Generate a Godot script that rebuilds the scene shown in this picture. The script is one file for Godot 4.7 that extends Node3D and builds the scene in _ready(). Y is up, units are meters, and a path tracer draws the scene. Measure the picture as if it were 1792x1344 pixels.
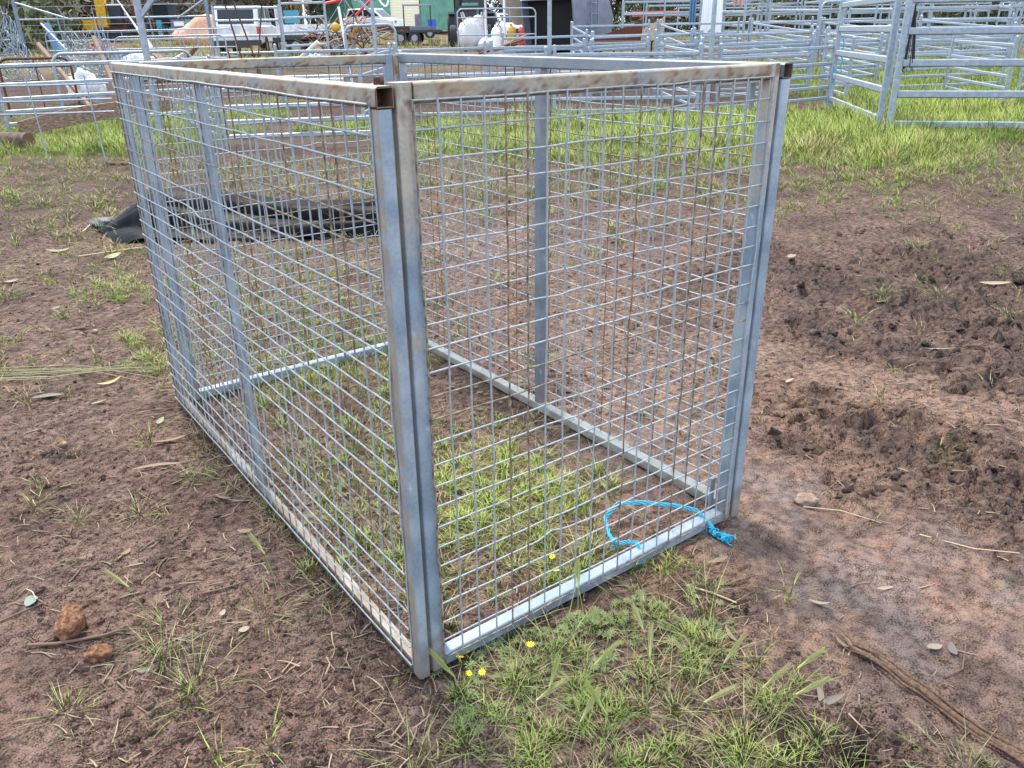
extends Node3D
# A welded-mesh cage standing in a muddy sale yard, sheep yards and machinery behind it.

var rng := RandomNumberGenerator.new()
var used := {}
var nA := FastNoiseLite.new()
var nB := FastNoiseLite.new()
var nC := FastNoiseLite.new()
var nD := FastNoiseLite.new()
var nCell := FastNoiseLite.new()
var M := {}

# ------------------------------------------------------------------ mesh builder
class MB:
	var v := PackedVector3Array()
	var n := PackedVector3Array()
	var c := PackedColorArray()
	var t := PackedVector2Array()
	var ix := PackedInt32Array()
	var col := Color.WHITE

	func vert(p: Vector3, nn: Vector3, uv := Vector2.ZERO) -> int:
		v.append(p); n.append(nn); c.append(col); t.append(uv)
		return v.size() - 1

	func face(a: int, b: int, d: int) -> void:
		if (v[b] - v[a]).cross(v[d] - v[a]).dot(n[a] + n[b] + n[d]) < 0.0:
			ix.append(a); ix.append(b); ix.append(d)
		else:
			ix.append(a); ix.append(d); ix.append(b)

	func quad(a: Vector3, b: Vector3, d: Vector3, e: Vector3, out: Vector3) -> void:
		var nn := (b - a).cross(d - a)
		if nn.length() < 1e-12:
			nn = (d - a).cross(e - a)
		nn = nn.normalized()
		if nn.dot(out) < 0.0:
			nn = -nn
		var i := vert(a, nn, Vector2(0, 0)); vert(b, nn, Vector2(1, 0)); vert(d, nn, Vector2(1, 1)); vert(e, nn, Vector2(0, 1))
		face(i, i + 1, i + 2); face(i, i + 2, i + 3)

	# straight bar with a rectangular section whose edges are rounded by r
	func bar(p0: Vector3, p1: Vector3, w: float, h: float, up := Vector3.UP, r := 0.004, cap0 := true, cap1 := true) -> void:
		var d := (p1 - p0).normalized()
		if absf(d.dot(up)) > 0.98:
			up = Vector3.BACK if absf(d.z) < 0.9 else Vector3.RIGHT
		var sx := d.cross(up).normalized()
		var sy := sx.cross(d).normalized()
		var hw := w * 0.5
		var hh := h * 0.5
		r = minf(r, minf(hw, hh) * 0.95)
		var prof := [[hw, -hh + r, 1, 0], [hw, hh - r, 1, 0], [hw - r, hh, 0, 1], [-hw + r, hh, 0, 1], [-hw, hh - r, -1, 0], [-hw, -hh + r, -1, 0], [-hw + r, -hh, 0, -1], [hw - r, -hh, 0, -1]]
		var i0 := v.size()
		for q in prof:
			var o: Vector3 = sx * q[0] + sy * q[1]
			var nn: Vector3 = sx * q[2] + sy * q[3]
			vert(p0 + o, nn); vert(p1 + o, nn)
		for k in 8:
			var a := i0 + k * 2
			var b := i0 + ((k + 1) % 8) * 2
			face(a, a + 1, b + 1); face(a, b + 1, b)
		for e in 2:
			if (e == 0 and not cap0) or (e == 1 and not cap1):
				continue
			var j := v.size()
			for q in prof:
				vert((p0 if e == 0 else p1) + sx * q[0] + sy * q[1], -d if e == 0 else d)
			for k in range(1, 7):
				face(j, j + k, j + k + 1)

	# bar in small cells whose colour is asked of paint(position, across -1..1, up -1..1)
	func stained(p0: Vector3, p1: Vector3, w: float, h: float, up: Vector3, paint: Callable, cap := true) -> void:
		var d := (p1 - p0).normalized()
		var sx := d.cross(up).normalized()
		var sy := sx.cross(d).normalized()
		var hw := w * 0.5
		var hh := h * 0.5
		var r := 0.005
		var prof := []
		for k in 5: prof.append([hw, lerpf(-hh + r, hh - r, k / 4.0), 1, 0])
		for k in 5: prof.append([lerpf(hw - r, -hw + r, k / 4.0), hh, 0, 1])
		for k in 5: prof.append([-hw, lerpf(hh - r, -hh + r, k / 4.0), -1, 0])
		for k in 5: prof.append([lerpf(-hw + r, hw - r, k / 4.0), -hh, 0, -1])
		var n := maxi(2, int((p1 - p0).length() / 0.011))
		var i0 := v.size()
		for j in n + 1:
			var c := p0.lerp(p1, float(j) / n)
			for q in prof:
				var o: Vector3 = sx * q[0] + sy * q[1]
				col = paint.call(c + o, q[0] / hw, q[1] / hh)
				vert(c + o, sx * q[2] + sy * q[3])
		for j in n:
			for k in 20:
				var a := i0 + j * 20 + k
				var b := i0 + j * 20 + (k + 1) % 20
				face(a, a + 20, b + 20); face(a, b + 20, b)
		if cap:
			for e in 2:
				var j := v.size()
				for k in 20:
					var q: Array = prof[k]
					col = c[i0 + e * n * 20 + k]
					vert((p0 if e == 0 else p1) + sx * q[0] + sy * q[1], -d if e == 0 else d)
				for k in range(1, 19):
					face(j, j + k, j + k + 1)
		col = Color.WHITE

	func box(cn: Vector3, size: Vector3, r := 0.004) -> void:
		bar(cn - Vector3(0, size.y * 0.5, 0), cn + Vector3(0, size.y * 0.5, 0), size.x, size.z, Vector3.BACK, r)

	# open tube with an inside, its near end (p0) left open
	func hollow(p0: Vector3, p1: Vector3, w: float, th: float, up: Vector3, paint: Callable) -> void:
		stained(p0, p1, w, w, up, paint, false)
		col = Color(0.24, 0.16, 0.115)
		var d := (p1 - p0).normalized()
		var sx := d.cross(up).normalized()
		var sy := sx.cross(d).normalized()
		var o := w * 0.5 - 0.0015
		var i := w * 0.5 - th
		var deep := minf(0.25, (p1 - p0).length() * 0.9)
		var s := [Vector2(1, -1), Vector2(1, 1), Vector2(-1, 1), Vector2(-1, -1)]
		for k in 4:
			var a: Vector2 = s[k]
			var b: Vector2 = s[(k + 1) % 4]
			var ao := p0 + sx * a.x * o + sy * a.y * o
			var bo := p0 + sx * b.x * o + sy * b.y * o
			var ai := p0 + sx * a.x * i + sy * a.y * i
			var bi := p0 + sx * b.x * i + sy * b.y * i
			quad(ao, bo, bi, ai, -d)
			quad(ai, bi, bi + d * deep, ai + d * deep, p0 - (ai + bi) * 0.5)
		col = Color.WHITE

	func tube(pts: PackedVector3Array, r0: float, r1: float, sides := 6, caps := true) -> void:
		var m := pts.size()
		var d := (pts[1] - pts[0]).normalized()
		var a := d.cross(Vector3.UP)
		if a.length() < 0.1:
			a = d.cross(Vector3.RIGHT)
		a = a.normalized()
		var i0 := v.size()
		for k in m:
			if k > 0 and k < m - 1:
				d = (pts[k + 1] - pts[k - 1]).normalized()
			elif k == m - 1:
				d = (pts[k] - pts[k - 1]).normalized()
			a = (a - d * a.dot(d)).normalized()
			var b := d.cross(a)
			var r := lerpf(r0, r1, float(k) / (m - 1))
			for s in sides:
				var an := TAU * s / sides
				var nn := a * cos(an) + b * sin(an)
				vert(pts[k] + nn * r, nn)
		for k in m - 1:
			for s in sides:
				var p := i0 + k * sides + s
				var q := i0 + k * sides + (s + 1) % sides
				face(p, p + sides, q + sides); face(p, q + sides, q)
		if caps:
			for e in 2:
				var k := 0 if e == 0 else m - 1
				var nn := (pts[0] - pts[1]).normalized() if e == 0 else (pts[m - 1] - pts[m - 2]).normalized()
				var j := v.size()
				for s in sides:
					vert(v[i0 + k * sides + s], nn)
				for s in range(1, sides - 1):
					face(j, j + s, j + s + 1)

	func rod(p0: Vector3, p1: Vector3, r: float, sides := 8) -> void:
		tube(PackedVector3Array([p0, p1]), r, r, sides)

	# lathe round the y axis through o: prof holds (radius, height)
	func lathe(o: Vector3, prof: Array, sides := 16, axis := Vector3.UP) -> void:
		var a := axis.cross(Vector3.RIGHT)
		if a.length() < 0.1:
			a = axis.cross(Vector3.BACK)
		a = a.normalized()
		var b := axis.cross(a)
		for k in prof.size() - 1:
			var p: Vector2 = prof[k]
			var q: Vector2 = prof[k + 1]
			var sl := (q - p).normalized()
			var i0 := v.size()
			for s in sides + 1:
				var an := TAU * s / sides
				var ra := a * cos(an) + b * sin(an)
				var nn := (ra * sl.y - axis * sl.x).normalized()
				vert(o + ra * p.x + axis * p.y, nn); vert(o + ra * q.x + axis * q.y, nn)
			for s in sides:
				var i := i0 + s * 2
				face(i, i + 1, i + 3); face(i, i + 3, i + 2)

	func ball(o: Vector3, r: Vector3, nu := 10, nv := 6, rough: FastNoiseLite = null, amp := 0.0, fr := 1.0) -> void:
		var i0 := v.size()
		var ps := []
		for j in nv + 1:
			for i in nu + 1:
				var th := PI * j / nv
				var ph := TAU * (i % nu) / nu
				var d := Vector3(sin(th) * cos(ph), cos(th), sin(th) * sin(ph))
				var k := 1.0 + (amp * rough.get_noise_3dv(d * fr + o * 37.0) if rough else 0.0)
				ps.append(d * r * k)
		for j in nv + 1:
			for i in nu + 1:
				var w := nu + 1
				var p: Vector3 = ps[j * w + i]
				var e: Vector3 = ps[j * w + (i + 1) % nu] - ps[j * w + (i - 1 + nu) % nu]
				var f: Vector3 = ps[mini(j + 1, nv) * w + i] - ps[maxi(j - 1, 0) * w + i]
				var nn := e.cross(f)
				if nn.length() < 1e-12:
					nn = p
				nn = nn.normalized()
				if nn.dot(p) < 0.0:
					nn = -nn
				vert(o + p, nn)
		for j in nv:
			for i in nu:
				var q := i0 + j * (nu + 1) + i
				face(q, q + 1, q + nu + 2); face(q, q + nu + 2, q + nu + 1)

	# outline in x,y pushed out along z between z0 and z1, rim chamfered by r
	func prism(poly: PackedVector2Array, z0: float, z1: float, xf := Transform3D(), r := 0.0) -> void:
		var tri := Geometry2D.triangulate_polygon(poly)
		var inner := poly
		if r > 0.0:
			var off := Geometry2D.offset_polygon(poly, -r)
			if off.size() == 1 and off[0].size() == poly.size():
				var best := 0
				for k in poly.size():
					if off[0][k].distance_to(poly[0]) < off[0][best].distance_to(poly[0]):
						best = k
				inner = PackedVector2Array()
				for k in poly.size():
					inner.append(off[0][(best + k) % poly.size()])
				tri = Geometry2D.triangulate_polygon(inner)
			else:
				r = 0.0
		var cn := Vector2.ZERO
		for p in poly:
			cn += p / poly.size()
		for e in 2:
			var z := z0 if e == 0 else z1
			var nn := xf.basis * Vector3(0, 0, -1 if e == 0 else 1)
			var j := v.size()
			for p in inner:
				vert(xf * Vector3(p.x, p.y, z), nn)
			for k in range(0, tri.size(), 3):
				face(j + tri[k], j + tri[k + 1], j + tri[k + 2])
		var ccw := not Geometry2D.is_polygon_clockwise(poly)
		for k in poly.size():
			var a := poly[k]
			var b := poly[(k + 1) % poly.size()]
			var o2 := (b - a).orthogonal() * (1.0 if not ccw else -1.0)
			if Geometry2D.is_point_in_polygon((a + b) * 0.5 + o2.normalized() * 0.001, poly):
				o2 = -o2
			var out := xf.basis * Vector3(o2.x, o2.y, 0).normalized()
			quad(xf * Vector3(a.x, a.y, z0 + r), xf * Vector3(b.x, b.y, z0 + r), xf * Vector3(b.x, b.y, z1 - r), xf * Vector3(a.x, a.y, z1 - r), out)
			if r > 0.0:
				var ai := inner[k]
				var bi := inner[(k + 1) % poly.size()]
				quad(xf * Vector3(a.x, a.y, z0 + r), xf * Vector3(b.x, b.y, z0 + r), xf * Vector3(bi.x, bi.y, z0), xf * Vector3(ai.x, ai.y, z0), out - xf.basis.z)
				quad(xf * Vector3(a.x, a.y, z1 - r), xf * Vector3(b.x, b.y, z1 - r), xf * Vector3(bi.x, bi.y, z1), xf * Vector3(ai.x, ai.y, z1), out + xf.basis.z)

	func arrays() -> Array:
		var a := []
		a.resize(Mesh.ARRAY_MAX)
		a[Mesh.ARRAY_VERTEX] = v; a[Mesh.ARRAY_NORMAL] = n; a[Mesh.ARRAY_COLOR] = c; a[Mesh.ARRAY_TEX_UV] = t; a[Mesh.ARRAY_INDEX] = ix
		return a

	func mesh(into: ArrayMesh = null) -> ArrayMesh:
		var m := into if into else ArrayMesh.new()
		m.add_surface_from_arrays(Mesh.PRIMITIVE_TRIANGLES, arrays())
		return m

# ------------------------------------------------------------------ naming
func named(o: Node3D, called: String, parent: Node) -> void:
	var key := str(parent.get_instance_id()) + called
	var k: int = used.get(key, 0)
	used[key] = k + 1
	o.name = called if k == 0 else "%s_%03d" % [called, k]
	parent.add_child(o, true)

func tag(o: Node, label: String, category := "", group := "", kind := "") -> void:
	if label: o.set_meta("label", label)
	if category: o.set_meta("category", category)
	if group: o.set_meta("group", group)
	if kind: o.set_meta("kind", kind)

func thing(called: String, label: String, category: String, at := Vector3.ZERO, turn := 0.0, group := "") -> Node3D:
	var o := Node3D.new()
	named(o, called, self)
	o.position = at
	o.rotation.y = turn
	tag(o, label, category, group)
	return o

func obj(called: String, mesh: Mesh, m: Material, parent: Node = null) -> MeshInstance3D:
	var o := MeshInstance3D.new()
	o.mesh = mesh
	if m:
		if mesh.get_surface_count() == 1 and mesh.surface_get_material(0) == null:
			mesh.surface_set_material(0, m)
		else:
			o.material_override = m
	named(o, called, parent if parent else self)
	return o

func copy_thing(o: Node3D, called: String, at: Vector3, turn: float, label := "", group := "") -> Node3D:
	var r: Node3D = o.duplicate()
	r.name = "spare"
	named(r, called, self)
	r.position = at
	r.rotation.y = turn
	if label: r.set_meta("label", label)
	if group: r.set_meta("group", group)
	return r

func scatter(called: String, mesh: Mesh, m: Material, xs: Array, cols: Array, parent: Node, label := "", category := "") -> MultiMeshInstance3D:
	var mm := MultiMesh.new()
	mm.transform_format = MultiMesh.TRANSFORM_3D
	mm.use_colors = true
	mm.mesh = mesh
	mm.instance_count = xs.size()
	for i in xs.size():
		mm.set_instance_transform(i, xs[i])
		mm.set_instance_color(i, cols[i])
	var o := MultiMeshInstance3D.new()
	o.multimesh = mm
	mesh.surface_set_material(0, m)
	o.material_override = m
	named(o, called, parent)
	tag(o, label, category, "", "stuff")
	return o

# ------------------------------------------------------------------ textures and materials
func lin(r: float, g: float, b: float) -> Color:
	return Color(r, g, b).linear_to_srgb()

func seamless(size: int, freq: float, oct: int, sd: int, type := FastNoiseLite.TYPE_SIMPLEX_SMOOTH) -> PackedByteArray:
	var f := FastNoiseLite.new()
	f.seed = sd
	f.noise_type = type
	f.frequency = freq
	f.fractal_octaves = oct
	var im := f.get_seamless_image(size, size)
	im.convert(Image.FORMAT_L8)
	return im.get_data()

func tex_of(size: int, a: PackedByteArray, b: PackedByteArray, mixing: float, ramp: Gradient) -> ImageTexture:
	var lut := []
	for i in 256:
		lut.append(ramp.sample(i / 255.0))
	var d := PackedByteArray()
	d.resize(size * size * 3)
	for i in size * size:
		var k := int(clampf(a[i] * (1.0 - mixing) + b[i] * mixing, 0, 255))
		var c: Color = lut[k]
		d[i * 3] = int(c.r * 255); d[i * 3 + 1] = int(c.g * 255); d[i * 3 + 2] = int(c.b * 255)
	return ImageTexture.create_from_image(Image.create_from_data(size, size, false, Image.FORMAT_RGB8, d))

func grad(stops: Array) -> Gradient:
	var g := Gradient.new()
	g.offsets = PackedFloat32Array(stops.map(func(s): return s[0]))
	g.colors = PackedColorArray(stops.map(func(s): return s[1]))
	return g

func grey(d: PackedByteArray, size: int) -> ImageTexture:
	return ImageTexture.create_from_image(Image.create_from_data(size, size, false, Image.FORMAT_L8, d))

func normal_of(d: PackedByteArray, size: int, k: float) -> ImageTexture:
	var im := Image.create_from_data(size, size, false, Image.FORMAT_L8, d)
	im.bump_map_to_normal_map(k)
	return ImageTexture.create_from_image(im)

func mat(called: String, c: Color, rough := 0.7, metal := 0.0) -> StandardMaterial3D:
	var m := StandardMaterial3D.new()
	m.resource_name = called
	m.albedo_color = c
	m.roughness = rough
	m.metallic = metal
	M[called] = m
	return m

func tri(m: StandardMaterial3D, t: Texture2D, per_metre: float, bump: Texture2D = null, bs := 0.1) -> StandardMaterial3D:
	m.albedo_texture = t
	m.uv1_triplanar = true
	m.uv1_scale = Vector3.ONE * per_metre
	if bump:
		m.heightmap_enabled = true
		m.heightmap_texture = bump
		m.heightmap_scale = bs
	return m

func make_materials() -> void:
	var S := 512
	var fine := seamless(S, 0.09, 3, 11)
	var mid := seamless(S, 0.02, 4, 12)
	var big := seamless(S, 0.008, 4, 13)
	var spang := seamless(S, 0.05, 2, 14, FastNoiseLite.TYPE_CELLULAR)
	var t_galv := tex_of(S, mid, spang, 0.35, grad([[0.2, Color(0.74, 0.79, 0.84)], [0.45, Color(0.80, 0.84, 0.88)], [0.62, Color(0.85, 0.88, 0.91)], [0.85, Color(0.93, 0.94, 0.95)]]))
	var t_blue := tex_of(S, big, fine, 0.22, grad([[0.12, Color(0.60, 0.67, 0.74)], [0.4, Color(0.68, 0.745, 0.81)], [0.6, Color(0.74, 0.795, 0.85)], [0.78, Color(0.86, 0.87, 0.86)], [0.9, Color(0.93, 0.91, 0.87)]]))
	var t_rusty := tex_of(S, big, fine, 0.42, grad([[0.16, Color(0.42, 0.29, 0.22)], [0.28, Color(0.62, 0.51, 0.42)], [0.40, Color(0.77, 0.70, 0.61)], [0.56, Color(0.83, 0.79, 0.72)], [0.8, Color(0.86, 0.86, 0.83)]]))
	var t_rust := tex_of(S, mid, fine, 0.5, grad([[0.2, Color(0.22, 0.12, 0.09)], [0.5, Color(0.45, 0.27, 0.19)], [0.8, Color(0.66, 0.46, 0.34)]]))
	var t_speck := tex_of(S, fine, big, 0.4, grad([[0.2, Color(0.7, 0.7, 0.7)], [0.5, Color(0.9, 0.9, 0.9)], [0.8, Color(1, 1, 1)]]))
	var t_fine := grey(fine, S)
	var t_mid := grey(mid, S)
	tri(mat("galv", lin(0.44, 0.465, 0.495), 0.42, 0.3), t_galv, 1.1)
	tri(mat("galv_near", lin(0.56, 0.585, 0.615), 0.4, 0.35), t_blue, 2.0, t_fine, 0.02)
	tri(mat("galv_dark", lin(0.34, 0.375, 0.42), 0.4, 0.35), t_blue, 2.5, t_fine, 0.02)
	tri(mat("galv_rusty", lin(0.72, 0.68, 0.6), 0.65, 0.15), t_rusty, 3.2, t_fine, 0.05)
	tri(mat("cage_steel", Color.WHITE, 0.45, 0.3), tex_of(S, big, fine, 0.4, grad([[0.15, Color(0.84, 0.85, 0.86)], [0.5, Color(0.93, 0.94, 0.95)], [0.85, Color(1, 1, 1)]])), 2.0, t_fine, 0.03).vertex_color_use_as_albedo = true
	tri(mat("rust", lin(0.55, 0.5, 0.45), 0.85, 0.0), t_rust, 3.0, t_mid, 0.08)
	tri(mat("wire", lin(0.48, 0.465, 0.445), 0.5, 0.1), t_galv, 7.0)
	tri(mat("wire_rusty", lin(0.36, 0.335, 0.31), 0.6, 0.1), t_rusty, 8.0)
	tri(mat("mud_crust", lin(0.55, 0.46, 0.38), 0.95), t_rusty, 5.0, t_mid, 0.4)
	var t_wood := tex_of(S, mid, fine, 0.4, grad([[0.2, Color(0.32, 0.27, 0.24)], [0.5, Color(0.55, 0.47, 0.41)], [0.8, Color(0.78, 0.7, 0.62)]]))
	var wd := tri(mat("old_wood", lin(0.85, 0.75, 0.67), 0.9), t_wood, 2.0, t_mid, 0.5)
	wd.uv1_scale = Vector3(1.2, 7, 7)
	var bk := tri(mat("bark", lin(0.5, 0.38, 0.3), 0.9), t_wood, 6.0, t_fine, 0.3)
	bk.uv1_scale = Vector3(9, 9, 9)
	tri(mat("sawn", lin(0.75, 0.6, 0.42), 0.85), t_wood, 3.0)
	tri(mat("trunk", lin(0.4, 0.36, 0.33), 0.95), t_wood, 1.0)
	var bp := tri(mat("black_sheet", lin(0.0075, 0.0085, 0.012), 0.48), t_speck, 3.0)
	bp.metallic_specular = 0.14
	tri(mat("grey_sheet", lin(0.07, 0.07, 0.08), 0.6), t_speck, 5.0, t_mid, 0.3)
	tri(mat("stone", lin(0.31, 0.21, 0.155), 0.95), tex_of(S, mid, fine, 0.4, grad([[0.2, Color(0.35, 0.24, 0.2)], [0.45, Color(0.72, 0.55, 0.44)], [0.6, Color(0.85, 0.76, 0.68)], [0.8, Color(0.98, 0.82, 0.56)]])), 6.0, t_mid, 0.6)
	tri(mat("mud_stone", lin(0.3, 0.2, 0.16), 0.95), t_speck, 6.0, t_mid, 0.6)
	tri(mat("white_paint", lin(0.8, 0.8, 0.82), 0.3), t_speck, 0.6).clearcoat_enabled = true
	mat("white_plastic", lin(0.82, 0.82, 0.84), 0.6)
	tri(mat("sack", lin(0.82, 0.81, 0.83), 0.8), t_speck, 3.0, t_mid, 1.2)
	mat("dark_glass", lin(0.02, 0.025, 0.035), 0.12).metallic_specular = 0.4
	mat("black_rubber", lin(0.02, 0.02, 0.022), 0.85)
	mat("black_paint", lin(0.03, 0.032, 0.036), 0.5)
	mat("lamp_red", lin(0.5, 0.03, 0.02), 0.25)
	tri(mat("yellow_paint", lin(0.75, 0.42, 0.02), 0.5), t_speck, 0.8)
	tri(mat("orange_paint", lin(0.65, 0.2, 0.03), 0.55), t_speck, 0.8)
	mat("teal_paint", lin(0.05, 0.28, 0.36), 0.5)
	mat("blue_paint", lin(0.02, 0.1, 0.5), 0.45)
	mat("sky_blue", lin(0.12, 0.22, 0.36), 0.7)
	mat("red_paint", lin(0.55, 0.04, 0.03), 0.5)
	tri(mat("slate", lin(0.19, 0.195, 0.265), 0.5), t_speck, 0.5)
	mat("navy", lin(0.08, 0.1, 0.19), 0.5)
	mat("bin_shade_black", lin(0.006, 0.006, 0.007), 0.9)  # near-black colour painted for the shade inside the grain bin
	tri(mat("shed_green", lin(0.17, 0.40, 0.30), 0.5), t_speck, 0.3)
	mat("cream", lin(0.85, 0.76, 0.56), 0.6)
	mat("cone_beige", lin(0.50, 0.44, 0.37), 0.6)
	tri(M["cone_beige"], t_speck, 0.8)
	mat("peach_sand", lin(0.75, 0.42, 0.27), 0.95)
	tri(M["peach_sand"], t_speck, 0.9, t_mid, 3.0)
	mat("brick_red", lin(0.42, 0.12, 0.06), 0.9)
	mat("twine", lin(0.015, 0.33, 0.50), 0.7)
	mat("flesh_cloth", lin(0.6, 0.36, 0.3), 0.8)
	mat("flower", lin(0.85, 0.62, 0.01), 0.6)
	tri(mat("concrete", lin(0.72, 0.64, 0.57), 0.9), t_speck, 0.7)
	# soil: colour from the vertices; near the cage the relief and the gloss of the wet mud come from a map laid over 7 m of ground
	var grain := tex_of(S, seamless(S, 0.14, 4, 31), mid, 0.35, grad([[0.24, Color(0.34, 0.31, 0.30)], [0.42, Color(0.72, 0.70, 0.69)], [0.55, Color(0.92, 0.91, 0.90)], [0.68, Color(1, 1, 1)]]))
	for near in 2:
		var g := mat("near_soil" if near else "soil", Color.WHITE, 0.93)
		g.vertex_color_use_as_albedo = true
		g.heightmap_enabled = true
		g.metallic_specular = 0.3
		if near:
			g.uv1_scale = Vector3(1 / 7.0, 1 / 7.0, 1)
			g.uv1_offset = Vector3(0.5, 0.0, 0)
			g.detail_enabled = true
			g.detail_albedo = grain
			g.detail_blend_mode = BaseMaterial3D.BLEND_MODE_MUL
			g.detail_uv_layer = BaseMaterial3D.DETAIL_UV_2
			g.uv2_scale = Vector3(2.3, 2.3, 1)
			var hn := FastNoiseLite.new()
			hn.seed = 32
			hn.noise_type = FastNoiseLite.TYPE_SIMPLEX_SMOOTH
			hn.frequency = 0.05
			hn.fractal_octaves = 5
			hn.fractal_gain = 0.6
			var him := hn.get_image(2048, 2048)
			him.convert(Image.FORMAT_L8)
			var N := 700
			var d := PackedByteArray()
			d.resize(N * N)
			for j in N:
				for i in N:
					var x := (float(i) / N - 0.5) * 7.0
					var z := float(j) / N * 7.0 - 7.0
					var k := 0.0
					if x > -0.2 and x < 2.2 and z > -3.2:
						k = clampf(wetness(x, z) * 1.7, 0, 1)
						k *= clampf(0.75 + 1.2 * nB.get_noise_2d(x * 14.0, z * 14.0), 0, 1)
					d[j * N + i] = int(255.0 * (0.95 - 0.55 * k))
			# wet mud has slumped smooth: the fine relief is damped there
			var hd := him.get_data()
			for j in range(int(2048 * 3.8 / 7.0), 2048):
				for i in range(int(2048 * 3.3 / 7.0), int(2048 * 5.7 / 7.0)):
					var k := (0.95 - d[(j * N / 2048) * N + i * N / 2048] / 255.0) / 0.55
					if k > 0.01:
						hd[j * 2048 + i] = int(128.0 + (hd[j * 2048 + i] - 128.0) * (1.0 - 0.8 * k))
			g.heightmap_texture = grey(hd, 2048)
			g.heightmap_scale = 3.0
			g.roughness = 1.0
			g.roughness_texture = grey(d, N)
		else:
			g.albedo_texture = grain
			g.uv1_scale = Vector3(2.3, 2.3, 1)
			g.heightmap_texture = grey(seamless(S, 0.06, 5, 32), S)
			g.heightmap_scale = 1.6
	for q in [["grass", 0.75, 0.35], ["straw", 0.8, 0.2], ["clod", 0.95, 0.0], ["leaf_far", 0.8, 0.25], ["dry_leaf", 0.75, 0.2]]:
		var g := mat(q[0], Color.WHITE, q[1])
		g.vertex_color_use_as_albedo = true
		g.metallic_specular = 0.3
		if q[2] > 0.0:
			g.backlight_enabled = true
			g.backlight = Color(q[2], q[2], q[2])
	tri(M["clod"], t_speck, 8.0, t_mid, 0.3)

# ------------------------------------------------------------------ the lie of the land
func ss(a: float, b: float, x: float) -> float:
	return smoothstep(a, b, x)

func lay(x: float, z: float) -> float:
	return 0.5 * ss(14, 30, -z) + 0.62 * ss(36, 54, -z) * ss(2, -12, x) + 1.2 * ss(60, 140, -z)

func spot(x: float, z: float, cx: float, cz: float, r: float) -> float:
	return clampf(1.0 - Vector2(x - cx, z - cz).length() / r, 0.0, 1.0)

func wetness(x: float, z: float) -> float:
	var a := maxf(maxf(spot(x, z, 0.98, -1.72, 0.55), spot(x, z, 1.3, -1.5, 0.45)), spot(x, z, 0.75, -2.15, 0.35))
	a = maxf(a, 0.75 * spot(x, z, 0.45, -2.5, 0.5))
	return maxf(0.0, a + 0.6 * nB.get_noise_2d(x * 3.6, z * 3.6) * minf(1.0, a * 3.0))

# a smoother strip pressed by wheels through the churned mud
func track(x: float, z: float) -> float:
	var a := Vector2(1.05, -3.6)
	var b := Vector2(2.6, -1.75)
	var q := Geometry2D.get_closest_point_to_segment(Vector2(x, z), a, b)
	return smoothstep(0.3, 0.1, q.distance_to(Vector2(x, z)) + 0.12 * nB.get_noise_2d(x * 4.0, z * 4.0))

func clodded(x: float, z: float) -> float:
	if x < 0.5 and z > -6.0 and x > -1.2: return 0.0
	var a := 0.9 * ss(0.75, 1.5, x - 0.0 * z) * ss(-6.4, -4.4, z) * ss(-1.5, -2.0, z)
	a = maxf(a, 0.7 * spot(x, z, 1.25, -2.2, 0.5))
	a = maxf(a, 0.6 * spot(x, z, 0.7, -1.2, 0.3))
	a = maxf(a, 0.5 * spot(x, z, -1.75, -2.5, 0.5))
	a = maxf(a, 0.45 * spot(x, z, -0.6, -6.5, 1.0))
	return clampf(a + 0.75 * nA.get_noise_2d(x * 1.3 + 40, z * 1.3) * minf(1.0, a * 4.0 + 0.25), 0.0, 1.0) * (1.0 - 0.8 * clampf(wetness(x, z) * 2.0, 0, 1)) * (1.0 - 0.85 * track(x, z))

func in_cage(x: float, z: float) -> float:
	var p := Vector2(x + 0.2094, z + 1.4262)
	var a := p.dot(Vector2(0.8057, -0.5923))
	var s := p.dot(Vector2(-0.5923, -0.8057))
	return ss(-0.3, -0.02, a) * ss(1.4, 1.12, a) * ss(-0.25, -0.02, s) * ss(2.2, 1.93, s)

func gy(x: float, z: float) -> float:
	var far := -z
	var h := lay(x, z)
	if far > 40.0 or z > 3.0 or absf(x) > 30.0:
		return h + 0.06 * nA.get_noise_2d(x * 0.3, z * 0.3)
	var near := 1.0 - ss(9, 22, far)
	h += 0.035 * nA.get_noise_2d(x * 0.9, z * 0.9) * (1.0 - 0.8 * in_cage(x, z)) * (0.4 + 0.6 * ss(1.2, 4.0, far))
	if near > 0.0:
		var k := clodded(x, z)
		h += near * 0.02 * clampf(wetness(x, z) * 2.0, 0, 1) * (absf(nB.get_noise_2d(x * 4.0 + 5.0, z * 2.0)) - 0.3)
		h += near * (0.010 * nB.get_noise_2d(x * 5.0, z * 5.0) + 0.006 * nB.get_noise_2d(x * 16.0, z * 16.0)) * (1.0 - 0.55 * clampf(wetness(x, z) * 2.0, 0, 1))
		if k > 0.02:
			h += near * k * (0.034 * clampf(-nCell.get_noise_2d(x * 9.0 + 0.5 * nB.get_noise_2d(x * 9.0, z * 9.0), z * 9.0), 0, 1) * (0.5 + 0.9 * nC.get_noise_2d(x * 4.0, z * 4.0)) + 0.016 * clampf(-nCell.get_noise_2d(x * 23.0 + 7.0, z * 23.0), 0, 1) + 0.014 * nD.get_noise_2d(x * 34.0, z * 34.0) - 0.12 * maxf(0.0, nD.get_noise_2d(x * 6.5, z * 6.5) - 0.14) - 0.05 * maxf(0.0, nC.get_noise_2d(x * 13.0 + 3.0, z * 13.0) - 0.2))
	return h - 0.008

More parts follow.
